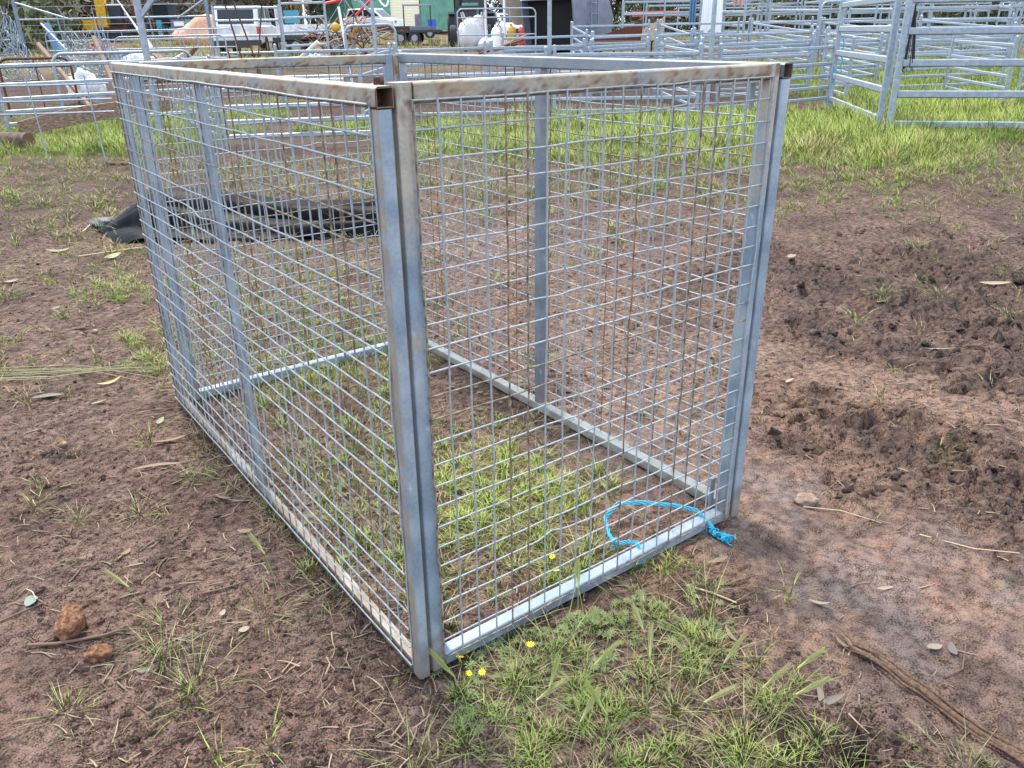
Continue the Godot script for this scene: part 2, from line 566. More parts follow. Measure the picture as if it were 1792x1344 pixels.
# how green the ground is: 0 bare, 1 full meadow
func meadow(x: float, z: float) -> float:
	var j := 0.9 * nA.get_noise_2d(x * 1.1 + 9, z * 1.1) + 0.5 * nB.get_noise_2d(x * 2.2, z * 2.2)
	var front := lerpf(-10.1, -8.5, clampf((x + 1.5) / 5.5, 0, 1)) - 1.4 * ss(4.2, 6.0, x)
	var a := ss(front + 0.7 + j, front - 0.5 + j, z) * ss(-1.9, -1.2, x + 0.4 * j)
	a *= 1.0 - ss(-13.3, -14.0, z + 0.3 * j) * ss(6.2, 5.2, x)
	var b := ss(-9.6 + j, -10.8 + j, z) * ss(-3.6, -4.3, x + 0.3 * j) * (1.0 - 0.95 * ss(-16, -20, z)) * (0.35 + 0.65 * ss(-9.0, -6.0, x))
	b *= 1.0 - 0.9 * spot(x, z, -6.6, -17.5, 2.2)
	var c := ss(0.1, 0.6, spot(x, z, -2.1, -12.6, 1.5) + 0.3 * j)
	return clampf(maxf(maxf(a, b), c), 0.0, 1.0)

func soil_color(x: float, z: float) -> Color:
	var n1 := nA.get_noise_2d(x * 1.7 + 100, z * 1.7)
	var n2 := nB.get_noise_2d(x * 3.3 + 50, z * 3.3)
	var n3 := nB.get_noise_2d(x * 11.0, z * 11.0 + 70)
	var brown := Color(0.128, 0.082, 0.064)
	var dark := Color(0.066, 0.046, 0.039)
	var orange := Color(0.215, 0.135, 0.092)
	var crust := Color(0.25, 0.185, 0.155)
	var c := brown.lerp(Color(0.17, 0.115, 0.09), clampf(0.5 + n1 + 0.6 * n3, 0, 1))
	var o := maxf(maxf(spot(x, z, 0.35, -2.6, 0.9), spot(x, z, 1.35, -2.7, 0.9)), maxf(spot(x, z, 0.75, -1.75, 0.6), spot(x, z, -0.5, -7.6, 1.6)))
	o = maxf(o, 0.8 * spot(x, z, 0.4, -4.2, 1.2))
	c = c.lerp(orange, clampf(o * 1.5 + n2 * 0.8 - 0.15, 0, 0.85))
	c = c.lerp(crust, clampf((spot(x, z, 0.5, -3.3, 0.9) + spot(x, z, -0.2, -5.6, 1.2) + spot(x, z, -1.2, -8.2, 1.8)) * 0.9 + n2 - 0.1, 0, 0.7))
	c = c.lerp(dark, clampf(clodded(x, z) * 0.9 + 0.6 * n3 + 0.5 * n2 - 0.15, 0, 0.85))
	if x > 0.6 and z > -4.5: c = c.lerp(Color(0.225, 0.155, 0.115), 0.55 * track(x, z))
	var w := clampf(wetness(x, z) * 2.2, 0, 1)
	c = c.lerp(Color(0.165, 0.122, 0.105).lerp(Color(0.19, 0.115, 0.08), clampf(0.4 + 1.4 * n2, 0, 1)), w * 0.75)
	c = c.lerp(dark, clampf(-n1 * 1.6 - 0.35 + 0.5 * n3, 0, 0.6))
	c = c.lerp(dark, clampf(nB.get_noise_2d(x * 7.0 + 11, z * 7.0) * 1.5 + n2 - 0.25, 0, 0.55))
	c = Color(c.r * 1.07, c.g * 1.055, c.b * 1.075)
	var g := meadow(x, z)
	if g > 0.0:
		c = c.lerp(Color(0.15, 0.17, 0.055), g * 0.75)
	if z < -14.0:
		var mulch := Color(0.145, 0.092, 0.078).lerp(Color(0.09, 0.055, 0.048), clampf(0.5 + n3 * 1.5 + n2, 0, 1))
		c = c.lerp(mulch, ss(-13.4, -14.2, z) * (1.0 - g))
		c = c.lerp(Color(0.27, 0.21, 0.14).lerp(Color(0.20, 0.17, 0.085), clampf(0.5 + 2.0 * n1, 0, 1)), ss(-21, -27, z))
	return c

func build_ground() -> void:
	var xs := PackedFloat32Array()
	var zs := PackedFloat32Array()
	var left := []
	var p := -2.7
	var d := 0.014
	while p > -190.0:
		d *= 1.047
		p -= d
		left.push_front(p)
	for q in left: xs.append(q)
	p = -2.7
	while p < 3.2:
		xs.append(p)
		p += 0.014
	d = 0.014
	while p < 190.0:
		xs.append(p)
		d *= 1.047
		p += d
	for q in [60.0, 35.0, 20.0, 12.0, 7.0, 4.0, 2.5, 1.5, 0.8, 0.3, 0.0, -0.2, -0.4, -0.6, -0.7, -0.8]:
		zs.append(q)
	p = 0.85
	while p < 260.0:
		zs.append(-p)
		p += maxf(0.0125, 0.0046 * pow(p, 1.5))
	var nx := xs.size()
	var nz := zs.size()
	var v := PackedVector3Array()
	var n := PackedVector3Array()
	var c := PackedColorArray()
	var t := PackedVector2Array()
	v.resize(nx * nz); n.resize(nx * nz); c.resize(nx * nz); t.resize(nx * nz)
	var wet := PackedByteArray()
	wet.resize(nx * nz)
	for j in nz:
		var z := zs[j]
		for i in nx:
			var x := xs[i]
			var k := j * nx + i
			v[k] = Vector3(x, gy(x, z), z)
			c[k] = soil_color(x, z)
			t[k] = Vector2(x, z)
			wet[k] = 1 if (z > -7.0 and z < 0.0 and absf(x) < 3.5) else 0
	for j in nz:
		for i in nx:
			var k := j * nx + i
			var ex := v[j * nx + mini(i + 1, nx - 1)] - v[j * nx + maxi(i - 1, 0)]
			var ez := v[mini(j + 1, nz - 1) * nx + i] - v[maxi(j - 1, 0) * nx + i]
			var nn := ex.cross(ez).normalized()
			n[k] = nn if nn.y > 0.0 else -nn
	var ia := PackedInt32Array()
	var ib := PackedInt32Array()
	for j in nz - 1:
		for i in nx - 1:
			var a := j * nx + i
			var e := a + nx
			if wet[a] + wet[a + 1] + wet[e] + wet[e + 1] > 3:
				ib.append_array([a, a + 1, e + 1, a, e + 1, e])
			else:
				ia.append_array([a, a + 1, e + 1, a, e + 1, e])
	var fl := (v[ia[1]] - v[ia[0]]).cross(v[ia[2]] - v[ia[0]]).y > 0.0
	if fl:
		ia.reverse()
		ib.reverse()
	var m := ArrayMesh.new()
	for s in 2:
		var ar := []
		ar.resize(Mesh.ARRAY_MAX)
		ar[Mesh.ARRAY_VERTEX] = v; ar[Mesh.ARRAY_NORMAL] = n; ar[Mesh.ARRAY_COLOR] = c; ar[Mesh.ARRAY_TEX_UV] = t; ar[Mesh.ARRAY_TEX_UV2] = t; ar[Mesh.ARRAY_INDEX] = ia if s == 0 else ib
		m.add_surface_from_arrays(Mesh.PRIMITIVE_TRIANGLES, ar)
		m.surface_set_material(s, M["soil"] if s == 0 else M["near_soil"])
	var o := obj("ground", m, null)
	tag(o, "brown muddy yard ground with clods and wet patches", "ground", "", "structure")

# ------------------------------------------------------------------ the cage
func wire_mesh(length: float, r: float, wob: float, sd: int) -> ArrayMesh:
	var b := MB.new()
	var pts := PackedVector3Array()
	var k := maxi(8, int(length / 0.025))
	var kink := 0.15 + 0.7 * absf(nB.get_noise_1d(sd * 17.3))
	var ka := 0.011 * signf(nB.get_noise_1d(sd * 5.1)) if sd % 12 == 0 else 0.0
	for i in k + 1:
		var f := float(i) / k
		var e := sin(PI * f)
		pts.append(Vector3(nB.get_noise_2d(f * 5.0, sd * 13.0) * wob * e + ka * exp(-pow((f - kink) / 0.028, 2.0)), f * length, nB.get_noise_2d(f * 5.0 + 60, sd * 7.0) * wob * 0.5 * e))
	b.tube(pts, r, r, 6)
	return b.mesh()

func steel_paint(kind: String, sd: float, H: float) -> Callable:
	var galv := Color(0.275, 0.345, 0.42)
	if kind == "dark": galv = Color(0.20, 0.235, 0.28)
	var pale := Color(0.52, 0.565, 0.60)
	var cream := Color(0.47, 0.425, 0.35)
	var rust := Color(0.17, 0.09, 0.06)
	var mud := Color(0.30, 0.22, 0.165)
	return func(p: Vector3, across: float, up: float) -> Color:
		var n1 := nA.get_noise_3d(p.x * 5.0 + sd, p.y * 5.0, p.z * 5.0 + sd * 3.0)
		var n2 := nB.get_noise_3d(p.x * 28.0 + sd, p.y * 28.0, p.z * 28.0)
		var n3 := nB.get_noise_3d(p.x * 90.0 + sd, p.y * 90.0, p.z * 90.0)
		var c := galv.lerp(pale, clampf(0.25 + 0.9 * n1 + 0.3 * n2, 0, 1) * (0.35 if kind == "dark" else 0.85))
		if kind == "rusty":
			c = c.lerp(cream, clampf(0.85 + 1.0 * n1, 0, 1))
			c = c.lerp(Color(0.40, 0.27, 0.17), clampf(1.2 * n2 + 0.8 * n1 + 0.05, 0, 0.75))
			var low := clampf((-up + 0.25) * 1.0, 0, 1)
			c = c.lerp(rust, clampf(low * (0.45 + 2.0 * n3 + 1.4 * n2), 0, 0.9))
			c = c.lerp(rust, clampf((n3 + 0.6 * n2 - 0.45) * 4.0, 0, 0.75))
			c = Color(c.r * 0.8, c.g * 0.77, c.b * 0.72)
		elif kind == "mud":
			c = cream.lerp(pale, clampf(0.5 + n2, 0, 1))
			c = c.lerp(mud, clampf(0.7 + 1.6 * n1 + 1.3 * n2, 0, 1) * (0.9 if up > 0.0 else 1.0))
			c = Color(c.r * 0.55, c.g * 0.51, c.b * 0.46)
		elif kind == "cream":
			c = cream.lerp(pale, clampf(0.6 + n2, 0, 1))
			c = c.lerp(mud, clampf(-0.05 + 1.0 * n1 + 0.9 * n2 - 0.5 * up, 0, 0.9))
			c = Color(c.r * 0.8, c.g * 0.77, c.b * 0.7)
		else:
			# posts: weathered cream near the top, mud splash near the foot, rust at the very ends
			var t := smoothstep(H - 0.45, H - 0.2, p.y + 0.3 * n1 + 0.1 * n2)
			if kind == "post": c = c.lerp(cream, t)
			elif kind == "dirty" and absf(up) > 0.7: c = c.lerp(Color(0.36, 0.31, 0.25), clampf(0.75 + 1.2 * n2 + n1, 0, 1))
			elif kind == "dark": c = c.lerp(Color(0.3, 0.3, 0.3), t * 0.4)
			c = c.lerp(rust, clampf(smoothstep(H - 0.10, H - 0.01, p.y) * (0.4 + 1.4 * n2 + n3), 0, 0.8) if kind == "post" else 0.0)
			if kind == "rail": c = c * 0.85
			if kind != "rail": c = c.lerp(mud, clampf(smoothstep(0.16, 0.0, p.y + 0.10 * n2) * 0.75 + n3 * 0.1, 0, 0.8))
			c = c.lerp(Color(0.8, 0.8, 0.78), clampf((n3 + 0.5 * n2 - 0.7) * 3.0, 0, 0.5))
		return c

func mesh_panel(cage: Node3D, at: Vector3, turn: float, W: float, H: float, nv: int, nh: int, flat_out: bool, kinds: Array, open_end: int, mids: Array) -> void:
	var t := 0.036
	var fr := MB.new()
	var dz := 0.029 if open_end > 0 else t
	var zc := -dz * 0.5
	var yt := H - t * 0.5
	var sd := turn * 40.0 + 7.0
	var pt := steel_paint(kinds[0], sd, H)
	if open_end == 0:
		fr.stained(Vector3(t, yt, zc), Vector3(W - t, yt, zc), t + 0.001, t, Vector3.UP, pt)
	elif open_end > 0:
		fr.hollow(Vector3(W, yt, zc), Vector3(t, yt, zc), t, 0.003, Vector3.UP, pt)
	else:
		fr.hollow(Vector3(0, yt, zc), Vector3(W - t, yt, zc), t, 0.003, Vector3.UP, pt)
	fr.stained(Vector3(t, t * 0.5, zc), Vector3(W - t, t * 0.5, zc), dz + 0.001, t, Vector3.UP, steel_paint(kinds[2], sd + 3.0, H))
	for e in 2:
		var x := t * 0.5 if e == 0 else W - t * 0.5
		var hh := H
		if (e == 0 and open_end < 0) or (e == 1 and open_end > 0):
			hh = H - t - 0.001
		fr.stained(Vector3(x, 0, zc), Vector3(x, hh, zc), t, dz, Vector3.BACK, steel_paint(kinds[1], sd + e * 9.0, H))
	var f := obj("side_panel", fr.mesh(), M["cage_steel"], cage)
	f.position = at
	f.rotation.y = turn
	for x in mids:
		var b := MB.new()
		b.stained(Vector3(x, t, zc), Vector3(x, H - t, zc), t, dz - 0.003, Vector3.BACK, steel_paint(kinds[3], sd + 5.0, H))
		obj("middle_post", b.mesh(), M["cage_steel"], f)
	# the welded sheet laps 8 mm over the frame
	var lap := 0.008
	var wv := []
	var wh := []
	for s in 12:
		wv.append(wire_mesh(H - 2 * (t - lap), 0.0021, 0.005, s + int(W * 100)))
		wh.append(wire_mesh(W - 2 * (t - lap), 0.0021, 0.0052, s + 20 + int(W * 100)))
	var zo := 0.002
	for i in nv + 1:
		var w := obj("wire", wv[(i * 5) % 12], null, f)
		w.material_override = M["wire_rusty"] if (i * 7 + nv) % 11 in [0, 4, 9] else M["wire"]
		w.position = Vector3(t - lap + (W - 2 * (t - lap)) * i / nv + rng.randf_range(-0.0015, 0.0015), t - lap, zo if flat_out else zo + 0.0041)
		w.rotation = Vector3(0, rng.randf() * TAU, rng.randf_range(-0.0015, 0.0015))
	for j in nh + 1:
		var w := obj("wire", wh[(j * 7 + 3) % 12], null, f)
		w.material_override = M["wire_rusty"] if (j * 5 + nv) % 13 in [2, 7] else M["wire"]
		w.position = Vector3(W - (t - lap), t - lap + (H - 2 * (t - lap)) * j / nh + rng.randf_range(-0.0012, 0.0012), zo + 0.0041 if flat_out else zo)
		w.rotation = Vector3(rng.randf() * TAU, 0, PI / 2 + rng.randf_range(-0.001, 0.001))
	return

func build_cage() -> void:
	var cage := thing("mesh_cage", "open square cage of galvanised weld mesh panels standing on the mud", "cage", Vector3(-0.2094, 0.0, -1.4262), 0.634)
	cage.rotation.z = -0.006
	mesh_panel(cage, Vector3(0.018, 0, 0), 0.0, 1.055, 1.288, 20, 24, false, ["rusty", "post", "rail", "post"], 0, [])
	mesh_panel(cage, Vector3(-0.019, 0, -1.94), -PI / 2, 1.944, 1.284, 37, 24, true, ["rusty", "dirty", "mud", "plain"], 1, [0.92])
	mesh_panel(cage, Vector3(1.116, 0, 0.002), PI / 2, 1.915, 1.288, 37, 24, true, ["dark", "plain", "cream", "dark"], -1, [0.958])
	mesh_panel(cage, Vector3(1.06, 0, -1.922), PI, 1.03, 1.284, 20, 24, false, ["rusty", "plain", "rail", "post"], 0, [])
	# hinge lugs inside the corners of the front panel, and joining tabs
	for q in [[Vector3(0.066, 1.225, -0.045), Vector3(0.026, 0.06, 0.005), "galv_rusty"], [Vector3(1.03, 1.215, -0.045), Vector3(0.02, 0.06, 0.005), "galv"], [Vector3(0.064, 0.09, -0.045), Vector3(0.022, 0.1, 0.005), "galv"], [Vector3(1.04, 0.075, -0.05), Vector3(0.02, 0.11, 0.005), "galv"], [Vector3(0.012, 1.266, -0.045), Vector3(0.02, 0.06, 0.004), "rust"], [Vector3(1.068, 1.24, -1.895), Vector3(0.02, 0.08, 0.03), "galv_rusty"]]:
		var b := MB.new()
		b.box(Vector3.ZERO, q[1], 0.0015)
		var o := obj("corner_lug", b.mesh(), M[q[2]], cage)
		o.position = q[0]

# ------------------------------------------------------------------ loose things on the ground
func on(x: float, z: float, up := 0.0) -> Vector3:
	return Vector3(x, gy(x, z) + up, z)

func blade_clump(blades: int, hmin: float, hmax: float, wid: float, spread: float, lean: float, sd: int) -> ArrayMesh:
	var r := RandomNumberGenerator.new()
	r.seed = sd
	var b := MB.new()
	for i in blades:
		var a := r.randf() * TAU
		var d := Vector3(cos(a), 0, sin(a))
		var side := Vector3(-d.z, 0, d.x)
		side = side.rotated(Vector3.UP, r.randf_range(-0.8, 0.8))
		var o := d * r.randf() * spread
		var h := r.randf_range(hmin, hmax)
		var bend := r.randf_range(0.15, 1.0) * lean
		var w := wid * r.randf_range(0.7, 1.25)
		var sh := r.randf_range(0.75, 1.15)
		b.col = Color(sh * r.randf_range(0.92, 1.1), sh, sh * 0.95)
		var prev := -1
		for s in 4:
			var f := s / 3.0
			var p := o + Vector3.UP * h * (f - 0.28 * bend * f * f) + d * h * bend * f * f
			var nn := (Vector3.UP * 0.6 - d * 0.5 * (1 - f) + d.cross(side)).normalized()
			nn = (Vector3.UP + d * 0.3).normalized() if f > 0.5 else nn
			var ww := w * (1.0 - f * f * 0.95) * 0.5
			var k := b.vert(p - side * ww, nn)
			b.vert(p + side * ww, nn)
			if prev >= 0:
				b.face(prev, prev + 1, k + 1); b.face(prev, k + 1, k)
			prev = k
	return b.mesh()

func leaf_strip(length: float, width: float, curl: float, bow: float) -> MB:
	var b := MB.new()
	var prev := -1
	for s in 9:
		var f := s / 8.0
		var w := width * 0.5 * pow(sin(PI * clampf(f * 0.97 + 0.015, 0, 1)), 0.75) + 0.0006
		var p := Vector3(length * (f - 0.5), 0.003 + curl * pow(f - 0.5, 2.0) * 4.0, bow * sin(PI * f))
		var up := 0.25 * w
		var k := b.vert(p + Vector3(0, up, -w), Vector3(0, 1, 0.35).normalized())
		b.vert(p, Vector3.UP)
		b.vert(p + Vector3(0, up, w), Vector3(0, 1, -0.35).normalized())
		if prev >= 0:
			for q in 2:
				b.face(prev + q, prev + q + 1, k + q + 1); b.face(prev + q, k + q + 1, k + q)
		prev = k
	return b

func green(k: float) -> Color:
	return Color(0.10, 0.165, 0.045).lerp(Color(0.29, 0.375, 0.085), k)

func put(x: float, z: float, s: float, tilt := 0.0, up := 0.0) -> Transform3D:
	var b := Basis(Vector3.UP, rng.randf() * TAU)
	if tilt > 0.0:
		b = Basis(Vector3(rng.randf() - 0.5, 0, rng.randf() - 0.5).normalized(), rng.randf() * tilt) * b
	return Transform3D(b.scaled(Vector3.ONE * s), on(x, z, up))

func under_rail(x: float, z: float) -> bool:
	return false

func build_grass() -> void:
	var short := [blade_clump(14, 0.02, 0.09, 0.003, 0.022, 1.3, 1), blade_clump(12, 0.02, 0.065, 0.0026, 0.03, 1.6, 2)]
	var tall := [blade_clump(18, 0.14, 0.36, 0.008, 0.08, 0.6, 3), blade_clump(18, 0.16, 0.40, 0.008, 0.10, 0.8, 4)]
	var flat := blade_clump(12, 0.04, 0.13, 0.0028, 0.035, 2.3, 5)
	# patches near the cage: middle x, z, radius, clumps, paleness
	var near := [[-0.12, -1.62, 0.14, 70, 0.2], [0.12, -1.28, 0.24, 560, 0.5], [0.48, -1.42, 0.15, 340, 0.55], [0.42, -1.70, 0.12, 90, 0.35], [0.40, -1.83, 0.10, 60, 0.6], [-0.02, -1.2, 0.2, 360, 0.45], [0.48, -1.17, 0.18, 380, 0.6], [0.25, -1.12, 0.25, 480, 0.5], [0.25, -1.45, 0.2, 160, 0.25], [0.05, -1.42, 0.16, 110, 0.2],
		[-0.78, -2.96, 0.28, 170, 0.5], [-0.52, -2.51, 0.26, 150, 0.4], [-0.05, -2.19, 0.22, 210, 0.75], [-0.2, -2.5, 0.26, 170, 0.55], [0.1, -2.3, 0.2, 150, 0.6], [0.02, -1.95, 0.2, 130, 0.5], [-1.2, -4.6, 0.75, 300, 0.45], [-0.87, -3.9, 0.6, 240, 0.4], [-0.37, -1.93, 0.22, 120, 0.4], [0.09, -1.8, 0.12, 80, 0.6], [-1.15, -3.3, 0.4, 190, 0.4], [-0.7, -3.4, 0.35, 170, 0.4], [-0.55, -2.15, 0.2, 70, 0.3], [0.86, -1.12, 0.1, 60, 0.4], [-2.2, -4.6, 0.3, 130, 0.6], [-1.75, -3.75, 0.18, 80, 0.6], [-1.62, -3.4, 0.14, 60, 0.7]]
	var x0 := [[], [], []]
	var c0 := [[], [], []]
	for p in near:
		for i in int(p[3] * (0.5 if p[1] > -1.9 else 1.25)):
			var a := rng.randf() * TAU
			var r: float = p[2] * sqrt(rng.randf()) * 1.15
			var x: float = p[0] + cos(a) * r
			var z: float = p[1] + sin(a) * r
			if nB.get_noise_2d(x * 9.0, z * 9.0) < (0.04 if p[1] > -1.9 else -0.06) + 0.25 * r / p[2] - 0.1:
				continue
			var k := 0 if rng.randf() < 0.55 else (1 if rng.randf() < 0.6 else 2)
			x0[k].append(put(x, z, rng.randf_range(0.5, 1.15) * (0.8 if p[1] > -1.9 else 0.9), 0.4, -0.004))
			var col := green(clampf(p[4] + (0.1 if p[1] > -1.9 else 0.3) + rng.randf_range(-0.35, 0.35), 0, 1.1))
			if rng.randf() < (0.3 if p[1] > -1.9 else 0.2) + (0.4 if k == 2 else 0.0):
				col = Color(0.36, 0.30, 0.16).lerp(Color(0.26, 0.24, 0.13), rng.randf())
			c0[k].append(col)
	scatter("short_grass", short[0], M["grass"], x0[0], c0[0], self, "patchy short green grass in front of and inside the cage", "grass")
	scatter("trampled_grass", short[1], M["grass"], x0[1], c0[1], self, "low trampled grass among the mud round the cage", "grass")
	scatter("flattened_grass", flat, M["grass"], x0[2], c0[2], self, "long grass blades lying flattened near the cage", "grass")
	# meadow between the bare ground and the yards
	var x1 := [[], []]
	var c1 := [[], []]
	for i in 60000:
		var z := -rng.randf_range(7.0, 24.0)
		var x := rng.randf_range(-0.55, 0.66) * -z * 1.15
		var g := meadow(x, z)
		if g < 0.12 or rng.randf() > g or (z < -15.0 and rng.randf() < 0.55):
			continue
		var k := i % 2
		var s := rng.randf_range(0.25, 0.68) * (0.4 + 0.6 * g)
		s *= 0.75 + 0.8 * clampf(0.5 + nA.get_noise_2d(x * 1.1, z * 1.1 + 30.0), 0, 1)
		if z < -9.5: s *= 1.1
		if x < 0.0: s *= 0.75
		x1[k].append(put(x, z, s, 0.3, -0.01))
		var col := green(clampf(0.75 + 0.9 * nA.get_noise_2d(x * 2.0, z * 2.0) + rng.randf_range(-0.3, 0.45), 0, 1.25))
		if rng.randf() < (0.12 if z < -9.8 else 0.42) + 0.5 * clampf(nB.get_noise_2d(x * 0.9, z * 0.9), 0, 1): col = Color(0.40, 0.34, 0.18).lerp(col, rng.randf() * 0.6)
		c1[k].append(col)
	scatter("meadow_grass", tall[0], M["grass"], x1[0], c1[0], self, "long bright green grass growing along the yard fences", "grass")
	scatter("seeding_grass", tall[1], M["grass"], x1[1], c1[1], self, "long yellowing grass mixed into the green along the yard fences", "grass")
	# thin far grass and sparse blades over the bare parts
	var x2 := []
	var c2 := []
	for i in 9000:
		var z := -rng.randf_range(24.0, 60.0)
		if z > -40.0 and rng.randf() < 0.5: continue
		var x := rng.randf_range(-0.62, 0.66) * -z
		if x > -6.0 and x < 9.0 and z > -33.0: continue
		if x < 0 and nA.get_noise_2d(x * 0.7, z * 0.7) < 0.0: continue
		x2.append(put(x, z, rng.randf_range(0.8, 1.6), 0.3, -0.02))
		c2.append(green(rng.randf()).lerp(Color(0.34, 0.27, 0.15), 0.35 + rng.randf() * 0.6))
	scatter("rough_grass", tall[0].duplicate(), M["grass"], x2, c2, self, "rough grass between the yards and the machinery", "grass")
	var x3 := []
	var c3 := []
	for i in 16000:
		var z := -1.0 - 8.5 * pow(rng.randf(), 0.8)
		var x := rng.randf_range(-0.75, 0.75) * -z
		var dens := 0.05 + 0.35 * clampf(nA.get_noise_2d(x * 1.5 + 20, z * 1.5) * 2.0, 0, 1) + 0.55 * ss(-5.8, -7.8, z) * (0.35 + 0.65 * ss(-2.5, 0.5, x))
		if x < -1.0: dens += 0.12 * ss(-3.5, -5.0, z)
		dens *= 1.0 - 0.9 * clampf(clodded(x, z) + wetness(x, z), 0, 1)
		if z > -5.0 and x > -1.2 and x < 1.6: dens *= 0.3
		if rng.randf() > dens * 0.55: continue
		x3.append(put(x, z, rng.randf_range(0.5, 1.2) * (1.0 + 0.12 * -z), 0.5, -0.004))
		c3.append(Color(0.30, 0.25, 0.12) if rng.randf() < 0.45 else green(rng.randf_range(0.2, 1.0)))
	scatter("sparse_grass", short[1].duplicate(), M["grass"], x3, c3, self, "sparse thin grass coming through the trodden soil", "grass")
	# straw, chaff and bits of dead stalk
	var sb := MB.new()
	sb.tube(PackedVector3Array([Vector3(-0.5, 0, 0), Vector3(-0.1, 0.02, 0.03), Vector3(0.2, 0.03, 0.03), Vector3(0.5, 0, -0.02)]), 0.042, 0.02, 4, false)
	var x4 := []
	var c4 := []
	for i in 30000:
		var z := -0.95 - 8.5 * pow(rng.randf(), 1.6)
		var x := rng.randf_range(-0.78, 0.78) * -z
		var w := clampf(wetness(x, z) * 2.0 + 0.8 * clodded(x, z), 0, 1)
		var dens := (0.55 if x < -0.2 else 0.35) * (1.0 - 0.85 * w) * (0.4 + 1.1 * clampf(0.5 + nA.get_noise_2d(x * 2.6, z * 2.6) * 1.4, 0, 1))
		if rng.randf() > dens: continue
		var q := Basis(Vector3.UP, rng.randf() * TAU) * Basis(Vector3.BACK, rng.randf_range(-0.25, 0.25))
		var s := 0.012 + 0.05 * pow(rng.randf(), 3.0)
		s *= 1.0 + 0.05 * -z
		x4.append(Transform3D(q.scaled(Vector3(s, s * 0.9, s * 0.9)), on(x, z, 0.002)))
		c4.append(Color(0.40, 0.31, 0.21).lerp(Color(0.13, 0.085, 0.06), pow(rng.randf(), 0.7)))
	scatter("straw_litter", sb.mesh(), M["straw"], x4, c4, self, "bits of straw and dead stalk littering the soil", "straw")
	# crumbs of soil
	var cb := MB.new()
	cb.ball(Vector3.ZERO, Vector3(1, 0.8, 0.9), 9, 6, nC, 1.0, 2.0)
	var x5 := []
	var c5 := []
	for i in 120000:
		var z := -0.95 - 6.5 * pow(rng.randf(), 1.8)
		var x := rng.randf_range(-0.75, 0.75) * -z
		var k := clodded(x, z)
		var dens := (0.6 - 0.2 * k) * (1.0 - clampf(wetness(x, z) * 4.0, 0, 1))
		if rng.randf() > dens: continue
		var s := (0.002 + (0.019 * clampf(0.5 + 1.6 * nC.get_noise_2d(x * 2.2, z * 2.2), 0.1, 1.0) if k > 0.35 else 0.007) * pow(rng.randf(), 7.0)) * (1.0 + 0.08 * -z)
		var cb3 := put(x, z, s, 3.0, -s * 0.45)
		cb3.basis = cb3.basis * Basis.from_scale(Vector3(rng.randf_range(0.6, 1.5), rng.randf_range(0.5, 1.0), rng.randf_range(0.6, 1.4)))
		x5.append(cb3)
		c5.append(soil_color(x, z) * rng.randf_range(0.6, 1.5))
	scatter("soil_clods", cb.mesh(), M["clod"], x5, c5, self, "loose dark clods and crumbs of trampled soil", "soil")
	# flat lobed weeds in front of the cage
	var wb := MB.new()
	var r := RandomNumberGenerator.new()
	r.seed = 77
	for i in 9:
		var a := TAU * i / 9.0 + r.randf() * 0.4
		var d := Vector3(cos(a), 0, sin(a))
		var sd := Vector3(-d.z, 0, d.x)
		var prev := -1
		var sh := r.randf_range(0.8, 1.15)
		wb.col = Color(sh, sh, sh)
		for s in 8:
			var f := s / 7.0
			var w := 0.006 * sin(PI * minf(f + 0.08, 1.0)) * (1.0 if s % 2 == 0 else 0.45) + 0.0008
			var p := d * (0.042 * f) + Vector3.UP * (0.004 + 0.022 * sin(PI * f * 0.8))
			var q := wb.vert(p - sd * w, (Vector3.UP - sd * 0.3).normalized())
			wb.vert(p + sd * w, (Vector3.UP + sd * 0.3).normalized())
			if prev >= 0:
				wb.face(prev, prev + 1, q + 1); wb.face(prev, q + 1, q)
			prev = q
	var x6 := []
	var c6 := []
	for i in 700:
		var t := rng.randf()
		var x := lerpf(-0.2, 0.5, t) + rng.randf_range(-0.1, 0.12)
		var z := lerpf(-1.52, -1.75, t) + 0.28 * pow(rng.randf(), 1.3)
		if rng.randf() < 0.3:
			x = rng.randf_range(-0.6, 0.15); z = rng.randf_range(-3.2, -1.8)
		if nB.get_noise_2d(x * 6, z * 6 + 30) < -0.15: continue
		x6.append(put(x, z, rng.randf_range(0.2, 0.46), 0.6))
		c6.append(Color(0.12, 0.15, 0.06).lerp(Color(0.2, 0.22, 0.1), rng.randf()))
	scatter("lobed_weeds", wb.mesh(), M["grass"], x6, c6, self, "grey green lobed weed leaves lying flat before the cage", "weeds")

